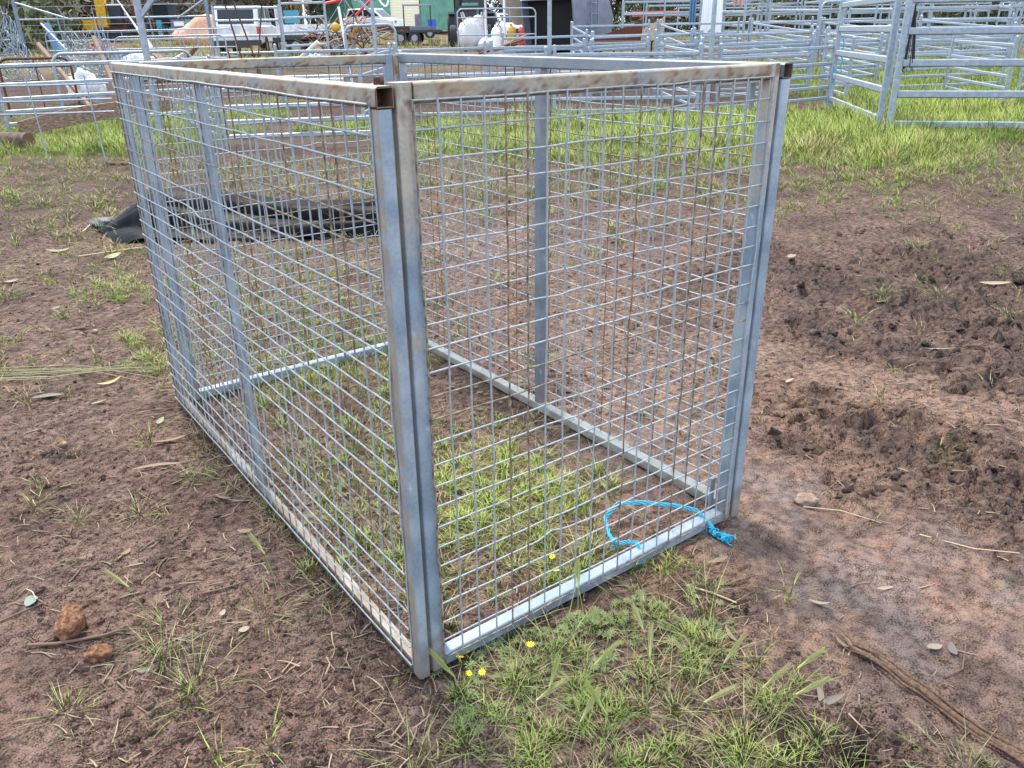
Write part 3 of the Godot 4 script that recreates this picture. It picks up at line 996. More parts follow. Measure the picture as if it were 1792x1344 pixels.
func build_small_things() -> void:
	# tufts that stand alone on the bare soil
	var tufts := [[-1.17, -2.13, 1.0], [-0.87, -1.60, 1.25], [-0.85, -1.50, 0.9], [-0.64, -1.64, 0.9], [-1.09, -2.51, 0.9], [-1.08, -2.36, 0.7], [-0.50, -1.71, 1.2], [-1.34, -2.09, 0.7], [-0.74, -1.40, 1.0], [-1.0, -1.33, 0.9], [2.65, -5.13, 1.2], [2.93, -4.51, 1.1], [2.30, -4.12, 1.1], [1.99, -4.09, 1.0], [2.51, -3.83, 1.0], [2.93, -4.99, 1.1], [-3.69, -6.75, 1.7], [-4.14, -7.14, 1.6], [-3.09, -4.92, 1.1], [-2.92, -4.91, 1.0], [-2.53, -4.76, 1.1]]
	var where := ["on bare soil level with the cage's left middle post foot", "right of the ironstone cobble, the larger of two touching", "right of the small brown stone, the nearer of two touching", "on soil just left of the near half of the left rail", "close against the left rail, the farther of a pair", "close against the left rail, the nearer of a pair", "growing against the left bottom rail near the corner", "on open soil above the round grey green leaf", "at the bottom edge left of the front corner", "at the bottom left corner of the yard", "straight beyond the right post, farthest away", "close by the right edge", "in a loose trio, the left hand one", "with a pale leaf lying against it", "beside the churned clods, nearest the right edge", "above the long pale stalk near the edge", "far left beyond the black sheeting, the nearer of two", "at the far left edge beyond the black sheeting", "at the left edge level with the black sheeting's tie cord", "left of the folded pale leaf, second from the edge", "between the yellowish curled leaf and the pale sticks"]
	var kinds := [blade_clump(46, 0.02, 0.10, 0.0026, 0.06, 1.9, 21), blade_clump(34, 0.02, 0.08, 0.0025, 0.07, 2.2, 22), blade_clump(54, 0.02, 0.11, 0.0027, 0.05, 1.6, 23), blade_clump(38, 0.015, 0.12, 0.0025, 0.075, 2.0, 24), blade_clump(60, 0.015, 0.07, 0.0027, 0.06, 1.8, 25)]
	for m in kinds:
		var cs: Array = m.surface_get_arrays(0)
		var cc: PackedColorArray = cs[Mesh.ARRAY_COLOR]
		for i in cc.size():
			var dry := ((i / 8) * 7919 % 10) < 5
			cc[i] = cc[i] * (Color(0.36, 0.31, 0.18) if dry else Color(0.17, 0.24, 0.07))
		cs[Mesh.ARRAY_COLOR] = cc
		m.clear_surfaces()
		m.add_surface_from_arrays(Mesh.PRIMITIVE_TRIANGLES, cs)
	for i in tufts.size():
		var q: Array = tufts[i]
		var o := obj("grass_tuft", kinds[i % 5], null)
		o.material_override = M["grass"]
		o.position = on(q[0], q[1], -0.004)
		o.rotation.y = i * 1.7
		o.scale = Vector3(q[2] * (0.8 + 0.07 * (i % 6)), q[2] * (0.7 + 0.11 * (i % 4)), q[2])
		if q[0] < 0:
			tag(o, "thin grass tuft " + where[i], "grass tuft", "grass tufts on the bare soil left of the cage")
		else:
			tag(o, "grass tuft on right hand mud, " + where[i], "grass tuft", "grass tufts on the mud right of the cage")
	# barley heads
	var stalks := [[0.0, -1.22, 0.3], [-0.1, -1.27, 2.5], [0.05, -1.2, 1.2], [0.13, -1.3, 0.5], [0.2, -1.17, 2.2], [0.34, -1.22, 0.1], [0.42, -1.32, 0.7], [0.47, -1.24, 0.4], [0.52, -1.21, 0.1], [0.3, -1.38, 1.9], [0.28, -1.3, 1.4], [0.15, -1.55, 1.5], [0.09, -1.83, 1.4], [-0.93, -1.62, 2.8], [-0.62, -1.7, 2.4], [0.1, -1.16, 0.9], [0.56, -1.3, 0.3]]
	for i in stalks.size():
		var q: Array = stalks[i]
		var o := thing("barley_stalk", "wild barley stalk with green seed head standing in grass before the cage", "grass stalk", on(q[0], q[1]), 0, "wild barley stalks in the grass before the cage")
		if q[0] < -0.5:
			o.set_meta("label", "wild barley stalk leaning out of a tuft left of the cage")
			o.set_meta("group", "wild barley stalks left of the cage")
		var a: float = q[2]
		var d := Vector3(cos(a), 0, -sin(a))
		var h := 0.10 + 0.05 * rng.randf()
		var b := MB.new()
		b.tube(PackedVector3Array([Vector3.ZERO, Vector3.UP * h * 0.6 + d * 0.012, Vector3.UP * h + d * 0.04]), 0.0013, 0.0011, 5)
		b.col = Color(0.16, 0.22, 0.06)
		for k in b.c.size(): b.c[k] = Color(0.2, 0.25, 0.08)
		obj("stem", b.mesh(), M["grass"], o)
		var s := MB.new()
		var p0 := Vector3.UP * h + d * 0.04
		var ax := (d + Vector3.UP * 0.55).normalized()
		var cr := ax.cross(Vector3.UP).normalized()
		var hl := 0.05
		var tone := Color(0.28, 0.34, 0.09).lerp(Color(0.42, 0.37, 0.18), rng.randf())
		for k in 14:
			var f := k / 13.0
			for e in 3:
				var out := (cr.rotated(ax, TAU * e / 3.0 + f * 9.0) * 0.16 + ax).normalized()
				var st := p0 + ax * hl * f
				s.col = tone * rng.randf_range(0.8, 1.15)
				s.tube(PackedVector3Array([st, st + out * 0.012, st + out * (0.045 * (1.0 - 0.3 * f))]), 0.0021 * (1.0 - 0.4 * f), 0.0002, 3, false)
		obj("seed_head", s.mesh(), M["grass"], o)
	# yellow daisies
	var fl := [[-0.12, -1.48], [-0.14, -1.455], [-0.12, -1.43], [-0.08, -1.42], [0.03, -1.49], [-0.165, -1.5], [0.11, -1.84], [0.12, -1.75]]
	var names := ["yellow daisy, the farther of two by the near corner post", "yellow daisy beside the near corner post, leftmost of the row outside the cage", "yellow daisy just below the pair at the near corner of the cage", "yellow daisy to the right in the cluster at the near cage corner", "lone yellow daisy out on the flat weeds before the cage", "yellow daisy peeping over the bottom rail by the near corner post", "yellow daisy inside the cage, the farther of two behind the bottom rail", "yellow daisy inside the cage, close behind the middle of the bottom rail"]
	for i in fl.size():
		var o := thing("yellow_daisy", names[i], "flower", on(fl[i][0], fl[i][1]), i * 0.8, "yellow daisies")
		o.rotation = Vector3(rng.randf_range(-0.5, 0.5), i * 0.8, rng.randf_range(-0.5, 0.5))
		o.scale = Vector3.ONE * rng.randf_range(0.62, 0.92)
		var b := MB.new()
		b.col = Color(0.14, 0.2, 0.06)
		var h := 0.03 if i < 6 else 0.05
		b.tube(PackedVector3Array([Vector3.ZERO, Vector3(0.003, h * 0.5, 0), Vector3(0, h, 0.004)]), 0.001, 0.0009, 5)
		obj("stem", b.mesh(), M["grass"], o)
		for k in 10:
			var pt := MB.new()
			var a := TAU * k / 10.0
			var d := Vector3(cos(a), 0.25, sin(a)).normalized()
			var sd := Vector3(-sin(a), 0, cos(a))
			var c := Vector3(0, h, 0.004)
			pt.quad(c + d * 0.002 - sd * 0.001, c + d * 0.002 + sd * 0.001, c + d * 0.009 + sd * 0.0019, c + d * 0.009 - sd * 0.0019, Vector3.UP)
			pt.quad(c + d * 0.009 - sd * 0.0019, c + d * 0.009 + sd * 0.0019, c + d * 0.0125 + sd * 0.0007, c + d * 0.0125 - sd * 0.0007, Vector3.UP)
			obj("petal", pt.mesh(), M["flower"], o)
		var ct := MB.new()
		ct.ball(Vector3(0, h + 0.001, 0.004), Vector3(0.0034, 0.0022, 0.0034), 8, 5)
		obj("flower_centre", ct.mesh(), M["yellow_paint"], o)
	# dry gum leaves and other fallen leaves: x, z, length, width, turn, tone, label
	var tan_ := Color(0.22, 0.155, 0.105)
	var brown := Color(0.17, 0.11, 0.075)
	var grey := Color(0.17, 0.145, 0.12)
	var pale := Color(0.28, 0.225, 0.165)
	var lv := [
		[-1.12, -1.92, 0.035, 0.013, 1.2, tan_, "small tan dry leaf upright on bare soil left of the cage"],
		[-0.81, -2.03, 0.045, 0.016, 0.1, tan_, "curled tan leaf on soil beyond the tufts left of the cage"],
		[-0.69, -1.61, 0.028, 0.022, 0.4, pale, "pale three cornered leaf flake left of the near cage corner"],
		[-0.76, -1.66, 0.024, 0.013, 1.4, pale, "small pale leaf flake beside the three cornered one"],
		[-0.88, -1.46, 0.03, 0.011, 0.2, grey, "grey leaf scrap between two tufts near the bottom left"],
		[-0.87, -2.20, 0.09, 0.012, 0.1, grey, "long grey gum leaf by the straw at the cage's left rail"],
		[-0.94, -2.23, 0.07, 0.009, -0.4, brown, "thin brown leaf pointing at the cage's left rail"],
		[-1.92, -3.02, 0.12, 0.035, 0.3, grey, "broad grey brown leaf lying at the left edge"],
		[-1.69, -2.98, 0.06, 0.022, 0.4, pale, "short pale leaf right of the broad grey brown one"],
		[-1.23, -2.42, 0.16, 0.018, 0.25, tan_, "long tan bark leaf among litter beside the cage's left rail"],
		[-1.26, -2.62, 0.12, 0.02, 0.5, tan_, "tan curled leaf above the long bark leaf by the rail"],
		[-1.37, -2.80, 0.05, 0.02, 1.5, Color(0.26, 0.3, 0.18), "dull green leaf standing up left of the cage"],
		[-1.75, -3.20, 0.1, 0.016, 0.8, Color(0.42, 0.33, 0.13), "straw yellow leaf left of the cage's far corner"],
		[-2.65, -5.26, 0.12, 0.05, 1.0, Color(0.38, 0.35, 0.2), "large yellowish curled leaf on soil below the black sheet"],
		[-3.17, -5.55, 0.15, 0.05, 0.5, pale, "pale folded leaf on soil left of the black sheet"],
		[-3.05, -4.76, 0.08, 0.04, 0.2, pale, "pale leaf near the left edge below the tufts"],
		[-2.51, -4.23, 0.06, 0.028, 1.3, grey, "grey leaf scrap in the middle of the bare soil at left"],
		[-2.24, -3.93, 0.1, 0.02, 0.2, pale, "narrow pale leaf beside the small white pebble"],
		[0.79, -1.51, 0.05, 0.026, 1.9, tan_, "curled tan leaf at the top end of the bark strip"],
		[0.98, -1.72, 0.045, 0.009, 0.1, pale, "narrow pale leaf on the wet mud"],
		[0.78, -1.65, 0.05, 0.01, -0.3, pale, "narrow pale leaf on wet mud between cage and bark strip"],
		[1.00, -1.49, 0.04, 0.024, 0.2, pale, "broad pale flake on wet mud at right"],
		[1.04, -1.48, 0.04, 0.018, 1.4, grey, "grey curled leaf beside the pale flake at right"],
		[0.69, -1.33, 0.08, 0.014, 0.4, grey, "forked grey leaf at the right edge of the grass patch"],
		[0.67, -1.35, 0.06, 0.012, 1.3, grey, "upright grey leaf crossing the forked one at the grass edge"],
		[0.57, -1.85, 0.06, 0.012, 0.4, tan_, "brown crinkled leaf on mud outside the right front corner"],
		[1.80, -5.00, 0.06, 0.035, 0.1, pale, "pale leaf on soil near the top of the right post"],
		[1.17, -3.08, 0.05, 0.02, 0.6, pale, "pale leaf on soil close right of the right post"],
		[1.44, -3.36, 0.06, 0.014, 0.1, tan_, "thin tan leaf on soil right of the right post"],
		[1.93, -3.36, 0.16, 0.012, 0.0, pale, "long thin pale stalk leaf among dark clods at right"],
		[1.96, -4.07, 0.09, 0.025, 0.0, pale, "pale leaf lying against a tuft at right"],
		[2.71, -4.31, 0.16, 0.03, -0.2, pale, "long pale leaf near the right edge"],
		[0.4, -1.5, 0.06, 0.02, 0.9, tan_, "brown dead leaf under grass before the rope"],
		[0.52, -1.53, 0.055, 0.012, 1.9, tan_, "dead leaf on the dark gap between two grass clumps"]]
	for q in lv:
		var b := leaf_strip(q[2], q[3], q[2] * rng.randf_range(0.03, 0.16), q[2] * rng.randf_range(-0.12, 0.12))
		for k in b.c.size(): b.c[k] = q[5]
		var o := obj("fallen_leaf", b.mesh(), M["dry_leaf"])
		o.position = on(q[0], q[1], 0.004)
		o.rotation = Vector3(rng.randf_range(-0.3, 0.3), q[4], rng.randf_range(-0.1, 0.15))
		tag(o, q[6], "leaf", "fallen leaves")
	# round grey green leaf with its stalk
	var g := thing("round_leaf", "round grey green gum leaf with a pale stalk at the left edge", "leaf", on(-1.27, -1.70, 0.006), 0.3)
	var lb := MB.new()
	lb.col = Color(0.17, 0.22, 0.175)
	var ci := lb.vert(Vector3(0, 0.002, 0), Vector3.UP)
	for k in 21:
		var a := TAU * k / 20.0
		var rr := 0.021 * (1.0 - 0.35 * pow(maxf(0, cos(a)), 12.0))
		lb.vert(Vector3(cos(a) * rr * 0.8, 0.003 + 0.003 * sin(a * 2), sin(a) * rr), Vector3.UP)
	for k in 20: lb.face(ci, ci + 1 + k, ci + 2 + k)
	obj("leaf_blade", lb.mesh(), M["dry_leaf"], g)
	var sk := MB.new()
	sk.col = Color(0.5, 0.45, 0.36)
	sk.tube(PackedVector3Array([Vector3(0.012, 0.004, 0), Vector3(-0.0, 0.012, -0.025), Vector3(-0.02, 0.008, -0.05)]), 0.0016, 0.001, 5)
	obj("leaf_stalk", sk.mesh(), M["dry_leaf"], g)
	# stones
	for q in [[-1.12, -1.605, Vector3(0.034, 0.034, 0.055), "ochre and rust ironstone cobble on the soil at lower left", 0.3], [-1.01, -1.515, Vector3(0.034, 0.02, 0.022), "smaller brown stone right of the ochre cobble", 0.1], [0.92, -2.15, Vector3(0.035, 0.018, 0.03), "flat brown stone in the mud right of the cage", 0.0], [-2.13, -3.87, Vector3(0.017, 0.011, 0.014), "small white pebble on the soil at left", 0.0], [-1.65, -2.61, Vector3(0.014, 0.009, 0.012), "small chalky lump on the soil left of the cage", 0.0]]:
		var b := MB.new()
		b.ball(Vector3.ZERO, q[2], 22, 14, nC, 0.32, 1.3)
		var w: bool = q[3].contains("white") or q[3].contains("chalky")
		var o := obj("stone", b.mesh(), M["mud_crust"] if w else (M["mud_stone"] if q[3].contains("flat") else M["stone"]))
		o.position = on(q[0], q[1], q[2].y * 0.55)
		o.rotation.y = q[4]
		tag(o, q[3], "stone")
	# twigs
	var tw := [[[[-1.2, -1.55], [-1.13, -1.545], [-1.08, -1.56], [-1.03, -1.58], [-1.0, -1.6]], 0.0045, "curved brown twig lying under the ochre cobble"], [[[-1.33, -1.62], [-1.28, -1.66], [-1.24, -1.7]], 0.003, "short dark twig at the left edge below the round leaf"], [[[-0.84, -1.74], [-0.79, -1.76], [-0.74, -1.79]], 0.003, "straight thin twig between two tufts at left"], [[[-0.64, -1.72], [-0.58, -1.76], [-0.52, -1.8]], 0.003, "thin twig beside the tuft at the left rail"], [[[0.98, -1.4], [1.03, -1.42], [1.08, -1.5]], 0.0025, "thin forked twig on wet mud right of the bark"], [[[0.46, -1.74], [0.52, -1.70], [0.57, -1.66]], 0.0035, "pale twig on the mud right of the weed cushion"], [[[0.9, -2.12], [1.0, -2.08], [1.1, -2.02]], 0.0018, "long pale straw on the dark mud"], [[[1.18, -1.95], [1.3, -1.88], [1.42, -1.86]], 0.0022, "long pale grass stalk on clods at the right edge"], [[[-4.6, -9.5], [-4.2, -9.3], [-3.95, -9.35]], 0.02, "dark bent stick on the grass beyond the black sheet"], [[[-2.9, -5.3], [-2.55, -5.5]], 0.006, "straight pale stick below the black sheet"], [[[-1.6, -5.35], [-1.5, -5.36]], 0.004, "short stick inside the far end of the cage"]]
	for q in tw:
		var pts := PackedVector3Array()
		for p in q[0]: pts.append(on(p[0], p[1], q[1] + 0.002))
		var b := MB.new()
		b.col = Color(0.45, 0.36, 0.22) if q[2].contains("pale") else Color(0.16, 0.1, 0.075)
		b.tube(pts, q[1], q[1] * 0.7, 6)
		tag(obj("twig", b.mesh(), M["straw"]), q[2], "twig")
	# long grass stalks thrown on the soil at the left edge
	var st := thing("grass_stalks", "long green grass stalks lying on the soil at the left edge", "grass stalks", Vector3.ZERO)
	for k in 9:
		var b := MB.new()
		b.col = Color(0.3, 0.34, 0.16).lerp(Color(0.42, 0.38, 0.22), rng.randf())
		var zz := -3.2 - 0.02 * k
		var en := Vector2(-1.55 + rng.randf_range(-0.2, 0.15), -3.45 + 0.11 * k * rng.randf())
		b.tube(PackedVector3Array([on(-2.35, zz, 0.01), on(-2.0, zz - 0.02 + rng.randf() * 0.04, 0.02), on((en.x - 2.0) * 0.5, (en.y + zz) * 0.5, 0.02), on(en.x, en.y, 0.008)]), 0.0019, 0.001, 5)
		obj("stalk", b.mesh(), M["grass"], st)
	# bark strip, lower right
	var bs := thing("bark_strip", "long curled strip of brown bark on the mud at lower right", "bark", Vector3.ZERO)
	for e in 3:
		var ln := [[0.76, -1.545], [0.80, -1.49], [0.86, -1.41], [0.92, -1.32], [1.0, -1.19], [1.06, -1.09]]
		var b := MB.new()
		var prev := -1
		var off: float = [0.0, 0.018, -0.012][e]
		for k in ln.size() * 3 - 2:
			var f := k / 3.0
			var i0 := mini(int(f), ln.size() - 2)
			var fr := f - i0
			var x := lerpf(ln[i0][0], ln[i0 + 1][0], fr)
			var z := lerpf(ln[i0][1], ln[i0 + 1][1], fr)
			var d := Vector3(0.6, 0, 0.8)
			var sd := Vector3(0.8, 0, -0.6)
			var w: float = [0.0065, 0.004, 0.003][e] * (0.35 + 0.8 * minf(1.0, f * 0.5)) * (1.0 + 0.25 * nB.get_noise_1d(f * 30.0 + e * 50))
			if e > 0 and f > 3.5 + e * 0.5: w *= 0.5
			var c := on(x, z, 0.012 + 0.004 * sin(f * 3.0 + e)) + sd * (off + 0.004 * sin(f * 4.0 + e))
			var q := -1
			for s in 6:
				var a := PI * (s / 5.0) - 0.0
				var p := c + sd * cos(a) * w + Vector3.UP * sin(a) * w * 0.8
				var t := b.vert(p, (sd * cos(a) + Vector3.UP * sin(a)).normalized())
				if s == 0: q = t
			if prev >= 0:
				for s in 5:
					b.face(prev + s, prev + s + 1, q + s + 1); b.face(prev + s, q + s + 1, q + s)
			prev = q
		obj("bark_splinter", b.mesh(), M["bark"], bs)
	# blue baling twine
	var rp := thing("baling_twine", "bright blue baling twine looped over the cage's bottom rail", "twine", Vector3.ZERO)
	var way := [[0.585, -1.985, 0.012], [0.545, -2.03, 0.045], [0.48, -2.05, 0.05], [0.39, -2.07, 0.05], [0.315, -2.075, 0.045], [0.27, -2.02, 0.03], [0.275, -1.95, 0.018], [0.29, -1.905, 0.02], [0.325, -1.89, 0.035], [0.345, -1.875, 0.042], [0.352, -1.845, 0.02], [0.35, -1.835, 0.0]]
	for e in 4:
		var pts := PackedVector3Array()
		for k in (way.size() - 1) * 5 + 1:
			var f := k / 5.0
			var i0 := mini(int(f), way.size() - 2)
			var fr := f - i0
			var p0 := Vector3(way[i0][0], way[i0][2], way[i0][1])
			var p1 := Vector3(way[i0 + 1][0], way[i0 + 1][2], way[i0 + 1][1])
			var a := f * 5.0 + e * TAU / 4.0
			pts.append(p0.lerp(p1, fr) + Vector3(cos(a), sin(a), cos(a + 1.0)) * (0.0032 + 0.003 * absf(nB.get_noise_2d(f * 20.0, e * 20.0))))
		var b := MB.new()
		b.tube(pts, 0.0022, 0.0022, 5)
		obj("strand", b.mesh(), M["twine"], rp)
	var kb := MB.new()
	for k in 130:
		var f := rng.randf()
		var c := Vector3(lerpf(0.575, 0.625, f), gy(0.6, -1.95) + 0.012, lerpf(-1.995, -1.935, f))
		var rad := 0.009 + (0.006 if f > 0.6 else 0.0) + 0.004 * sin(f * 20)
		var d := Vector3(rng.randfn(), rng.randfn(), rng.randfn()).normalized()
		var e := d.cross(Vector3(rng.randfn(), rng.randfn(), rng.randfn())).normalized()
		kb.tube(PackedVector3Array([c + d * rad, c + (d + e * 0.7).normalized() * rad * 1.15, c + (d + e * 2.0).normalized() * rad]), 0.0019, 0.0014, 4, false)
	kb.ball(Vector3(0.612, gy(0.61, -1.95) + 0.012, -1.95), Vector3(0.013, 0.012, 0.013), 10, 6, nC, 0.4, 2.0)
	kb.ball(Vector3(0.588, gy(0.6, -1.97) + 0.01, -1.978), Vector3(0.009, 0.009, 0.014), 10, 6, nC, 0.4, 2.0)
	obj("knot", kb.mesh(), M["twine"], rp)
	var fr_ := MB.new()
	for k in 16:
		var c := Vector3(0.285, 0.02, -1.915)
		fr_.tube(PackedVector3Array([c, c + Vector3(rng.randf_range(-0.012, 0.006), rng.randf_range(-0.01, 0.012), rng.randf_range(-0.01, 0.014)), c + Vector3(rng.randf_range(-0.016, 0.008), rng.randf_range(-0.018, 0.008), rng.randf_range(0, 0.02))]), 0.0016, 0.001, 4, false)
	obj("frayed_end", fr_.mesh(), M["twine"], rp)
	# trodden straw caught under the left rail
	var sx := []
	var sc := []
	for i in 420:
		var s := rng.randf_range(0.1, 1.75)
		if rng.randf() > 0.35 + 0.9 * exp(-pow((s - 0.85) / 0.22, 2.0)): continue
		var a := -0.03 - 0.05 * rng.randf()
		var x := -0.2094 + a * 0.8057 - s * 0.5923
		var z := -1.4262 - a * 0.5923 - s * 0.8057
		var q := Basis(Vector3.UP, rng.randf() * TAU) * Basis(Vector3.BACK, rng.randf_range(-0.9, 0.9))
		var k := rng.randf_range(0.03, 0.085)
		sx.append(Transform3D(q.scaled(Vector3(k, k * 0.9, k * 0.9)), on(x, z, 0.012 * rng.randf())))
		sc.append(Color(0.36, 0.25, 0.16).lerp(Color(0.2, 0.13, 0.09), rng.randf()))
	var sb := MB.new()
	sb.tube(PackedVector3Array([Vector3(-0.5, 0, 0), Vector3(-0.1, 0.03, 0.08), Vector3(0.2, 0.03, 0.04), Vector3(0.5, 0, -0.05)]), 0.024, 0.014, 4, false)
	scatter("rail_straw", sb.mesh(), M["straw"], sx, sc, self, "brown straw caught along the cage's left bottom rail", "straw")

func build_black_sheet() -> void:
	# a long bundle of folded black sheeting lying behind the cage
	var o := thing("black_sheeting", "long bundle of folded black rubber sheeting lying behind the cage", "sheeting", on(-3.3, -6.3, -0.02), 0.03)
	var L := 2.4
	var folds := [[0.0, 0.30, 0.30, 0.0], [0.30, 0.24, 0.26, 1.0], [-0.28, 0.2, 0.22, 2.0], [-0.52, 0.2, 0.09, 3.0]]
	var b := MB.new()
	var nu := 110
	var nv := 70
	var ps := []
	for i in nu + 1:
		var s := float(i) / nu
		var env := smoothstep(0.0, 0.26, s) * (1.0 - 0.45 * smoothstep(0.3, 0.75, s)) * (1.0 - smoothstep(0.97, 1.0, s))
		var half := lerpf(0.10, 0.62, smoothstep(0.0, 0.25, s)) * (1.0 - 0.25 * smoothstep(0.55, 1.0, s))
		for j in nv + 1:
			var w := (float(j) / nv * 2.0 - 1.0) * half
			var h := 0.012
			for f in folds:
				var c: float = f[0] * smoothstep(0.0, 0.3, s) * (0.85 + 0.5 * smoothstep(0.4, 1.0, s)) + 0.05 * sin(s * 5.0 + f[3])
				var wd: float = f[1] * (0.75 + 0.25 * sin(s * 7.0 + f[3] * 2.0)) * lerpf(1.0, 0.55, smoothstep(0.35, 1.0, s))
				var d := (w - c) / wd
				if absf(d) < 1.0:
					h = maxf(h, f[2] * env * sqrt(1.0 - d * d) * (0.95 + 0.12 * nA.get_noise_2d(s * 3.0, f[3] * 30.0)))
			h += 0.006 * env * nA.get_noise_2d(s * 9.0, w * 6.0) + 0.012 * env * absf(nB.get_noise_2d(s * 2.5 + w * 1.6, w * 5.0))
			ps.append(Vector3(s * L, maxf(h, 0.004), -w + 0.1 * s))
	for i in nu + 1:
		for j in nv + 1:
			var k := i * (nv + 1) + j
			var ex: Vector3 = ps[mini(i + 1, nu) * (nv + 1) + j] - ps[maxi(i - 1, 0) * (nv + 1) + j]
			var ez: Vector3 = ps[i * (nv + 1) + mini(j + 1, nv)] - ps[i * (nv + 1) + maxi(j - 1, 0)]
			var nn := ex.cross(ez).normalized()
			b.vert(ps[k], nn if nn.y > 0 else -nn)
	for i in nu:
		for j in nv:
			var k := i * (nv + 1) + j
			b.face(k, k + 1, k + nv + 2); b.face(k, k + nv + 2, k + nv + 1)
	obj("folded_sheet", b.mesh(), M["black_sheet"], o)
	var e := MB.new()
	e.ball(Vector3(0.05, 0.05, 0.02), Vector3(0.12, 0.045, 0.085), 16, 10, nA, 0.5, 2.0)
	obj("scuffed_end", e.mesh(), M["grey_sheet"], o).position = Vector3(0.06, -0.012, -0.02)
	var c := MB.new()
	c.tube(PackedVector3Array([Vector3(0.05, 0.05, 0.1), Vector3(0.02, 0.01, 0.2), Vector3(-0.1, 0.012, 0.3), Vector3(-0.18, 0.012, 0.29)]), 0.006, 0.005, 5)
	obj("tie_cord", c.mesh(), M["concrete"], o)
# ------------------------------------------------------------------ steel yards
func yard_panel(called: String, a: Vector3, b: Vector3, heights: Array, top: float, rail: Vector2, post: float, label: String, category: String, group := "", m := "galv", caps := true) -> Node3D:
	var d := b - a
	var flat := Vector2(d.x, d.z).length()
	var o := thing(called, label, category, a, atan2(-d.z, d.x), group)
	for h in heights:
		var q := MB.new()
		q.bar(Vector3(post * 0.5 + 0.002, h, 0), Vector3(flat - post * 0.5 - 0.002, h + d.y, 0), rail.x, rail.y, Vector3.UP, rail.x * 0.35)
		obj("rail", q.mesh(), M[m], o)
	for e in 2:
		var q := MB.new()
		var x := 0.0 if e == 0 else flat
		var y := 0.0 if e == 0 else d.y
		q.bar(Vector3(x, y - 0.05, 0), Vector3(x, y + top, 0), post, post, Vector3.BACK, post * 0.2)
		if caps:
			q.ball(Vector3(x, y + top, 0), Vector3(post, post * 0.9, post) * 0.56, 8, 6)
		obj("post", q.mesh(), M[m], o)
	return o

func hoop_gate(called: String, a: Vector3, b: Vector3, h: float, rails: Array, r: float, uprights: int, label: String, m := "galv", group := "") -> Node3D:
	var d := b - a
	var w := Vector2(d.x, d.z).length()
	var o := thing(called, label, "gate", a, atan2(-d.z, d.x), group)
	var cr := 0.16
	var pts := PackedVector3Array([Vector3(0, 0.0, 0), Vector3(0, h - cr, 0)])
	for k in 6: pts.append(Vector3(cr - cr * cos(PI * 0.5 * (k + 1) / 6.0), h - cr + cr * sin(PI * 0.5 * (k + 1) / 6.0), 0))
	for k in 7: pts.append(Vector3(w - cr + cr * sin(PI * 0.5 * k / 6.0), h - cr + cr * cos(PI * 0.5 * k / 6.0) + d.y, 0))
	pts.append(Vector3(w, d.y, 0))
	var q := MB.new()
	q.tube(pts, r, r, 8)
	obj("hoop_frame", q.mesh(), M[m], o)
	for y in rails:
		var t := MB.new()
		t.rod(Vector3(0, y, 0), Vector3(w, y + d.y, 0), r * 0.8)
		obj("rail", t.mesh(), M[m], o)
	for k in uprights:
		var t := MB.new()
		var x := w * (k + 1) / (uprights + 1)
		t.rod(Vector3(x, 0.05, r * 0.9), Vector3(x, h, r * 0.9), r * 0.5, 6)
		obj("upright", t.mesh(), M[m], o)
	return o

func g3(x: float, z: float, up := 0.0) -> Vector3:
	return Vector3(x, gy(x, z) + up, z)

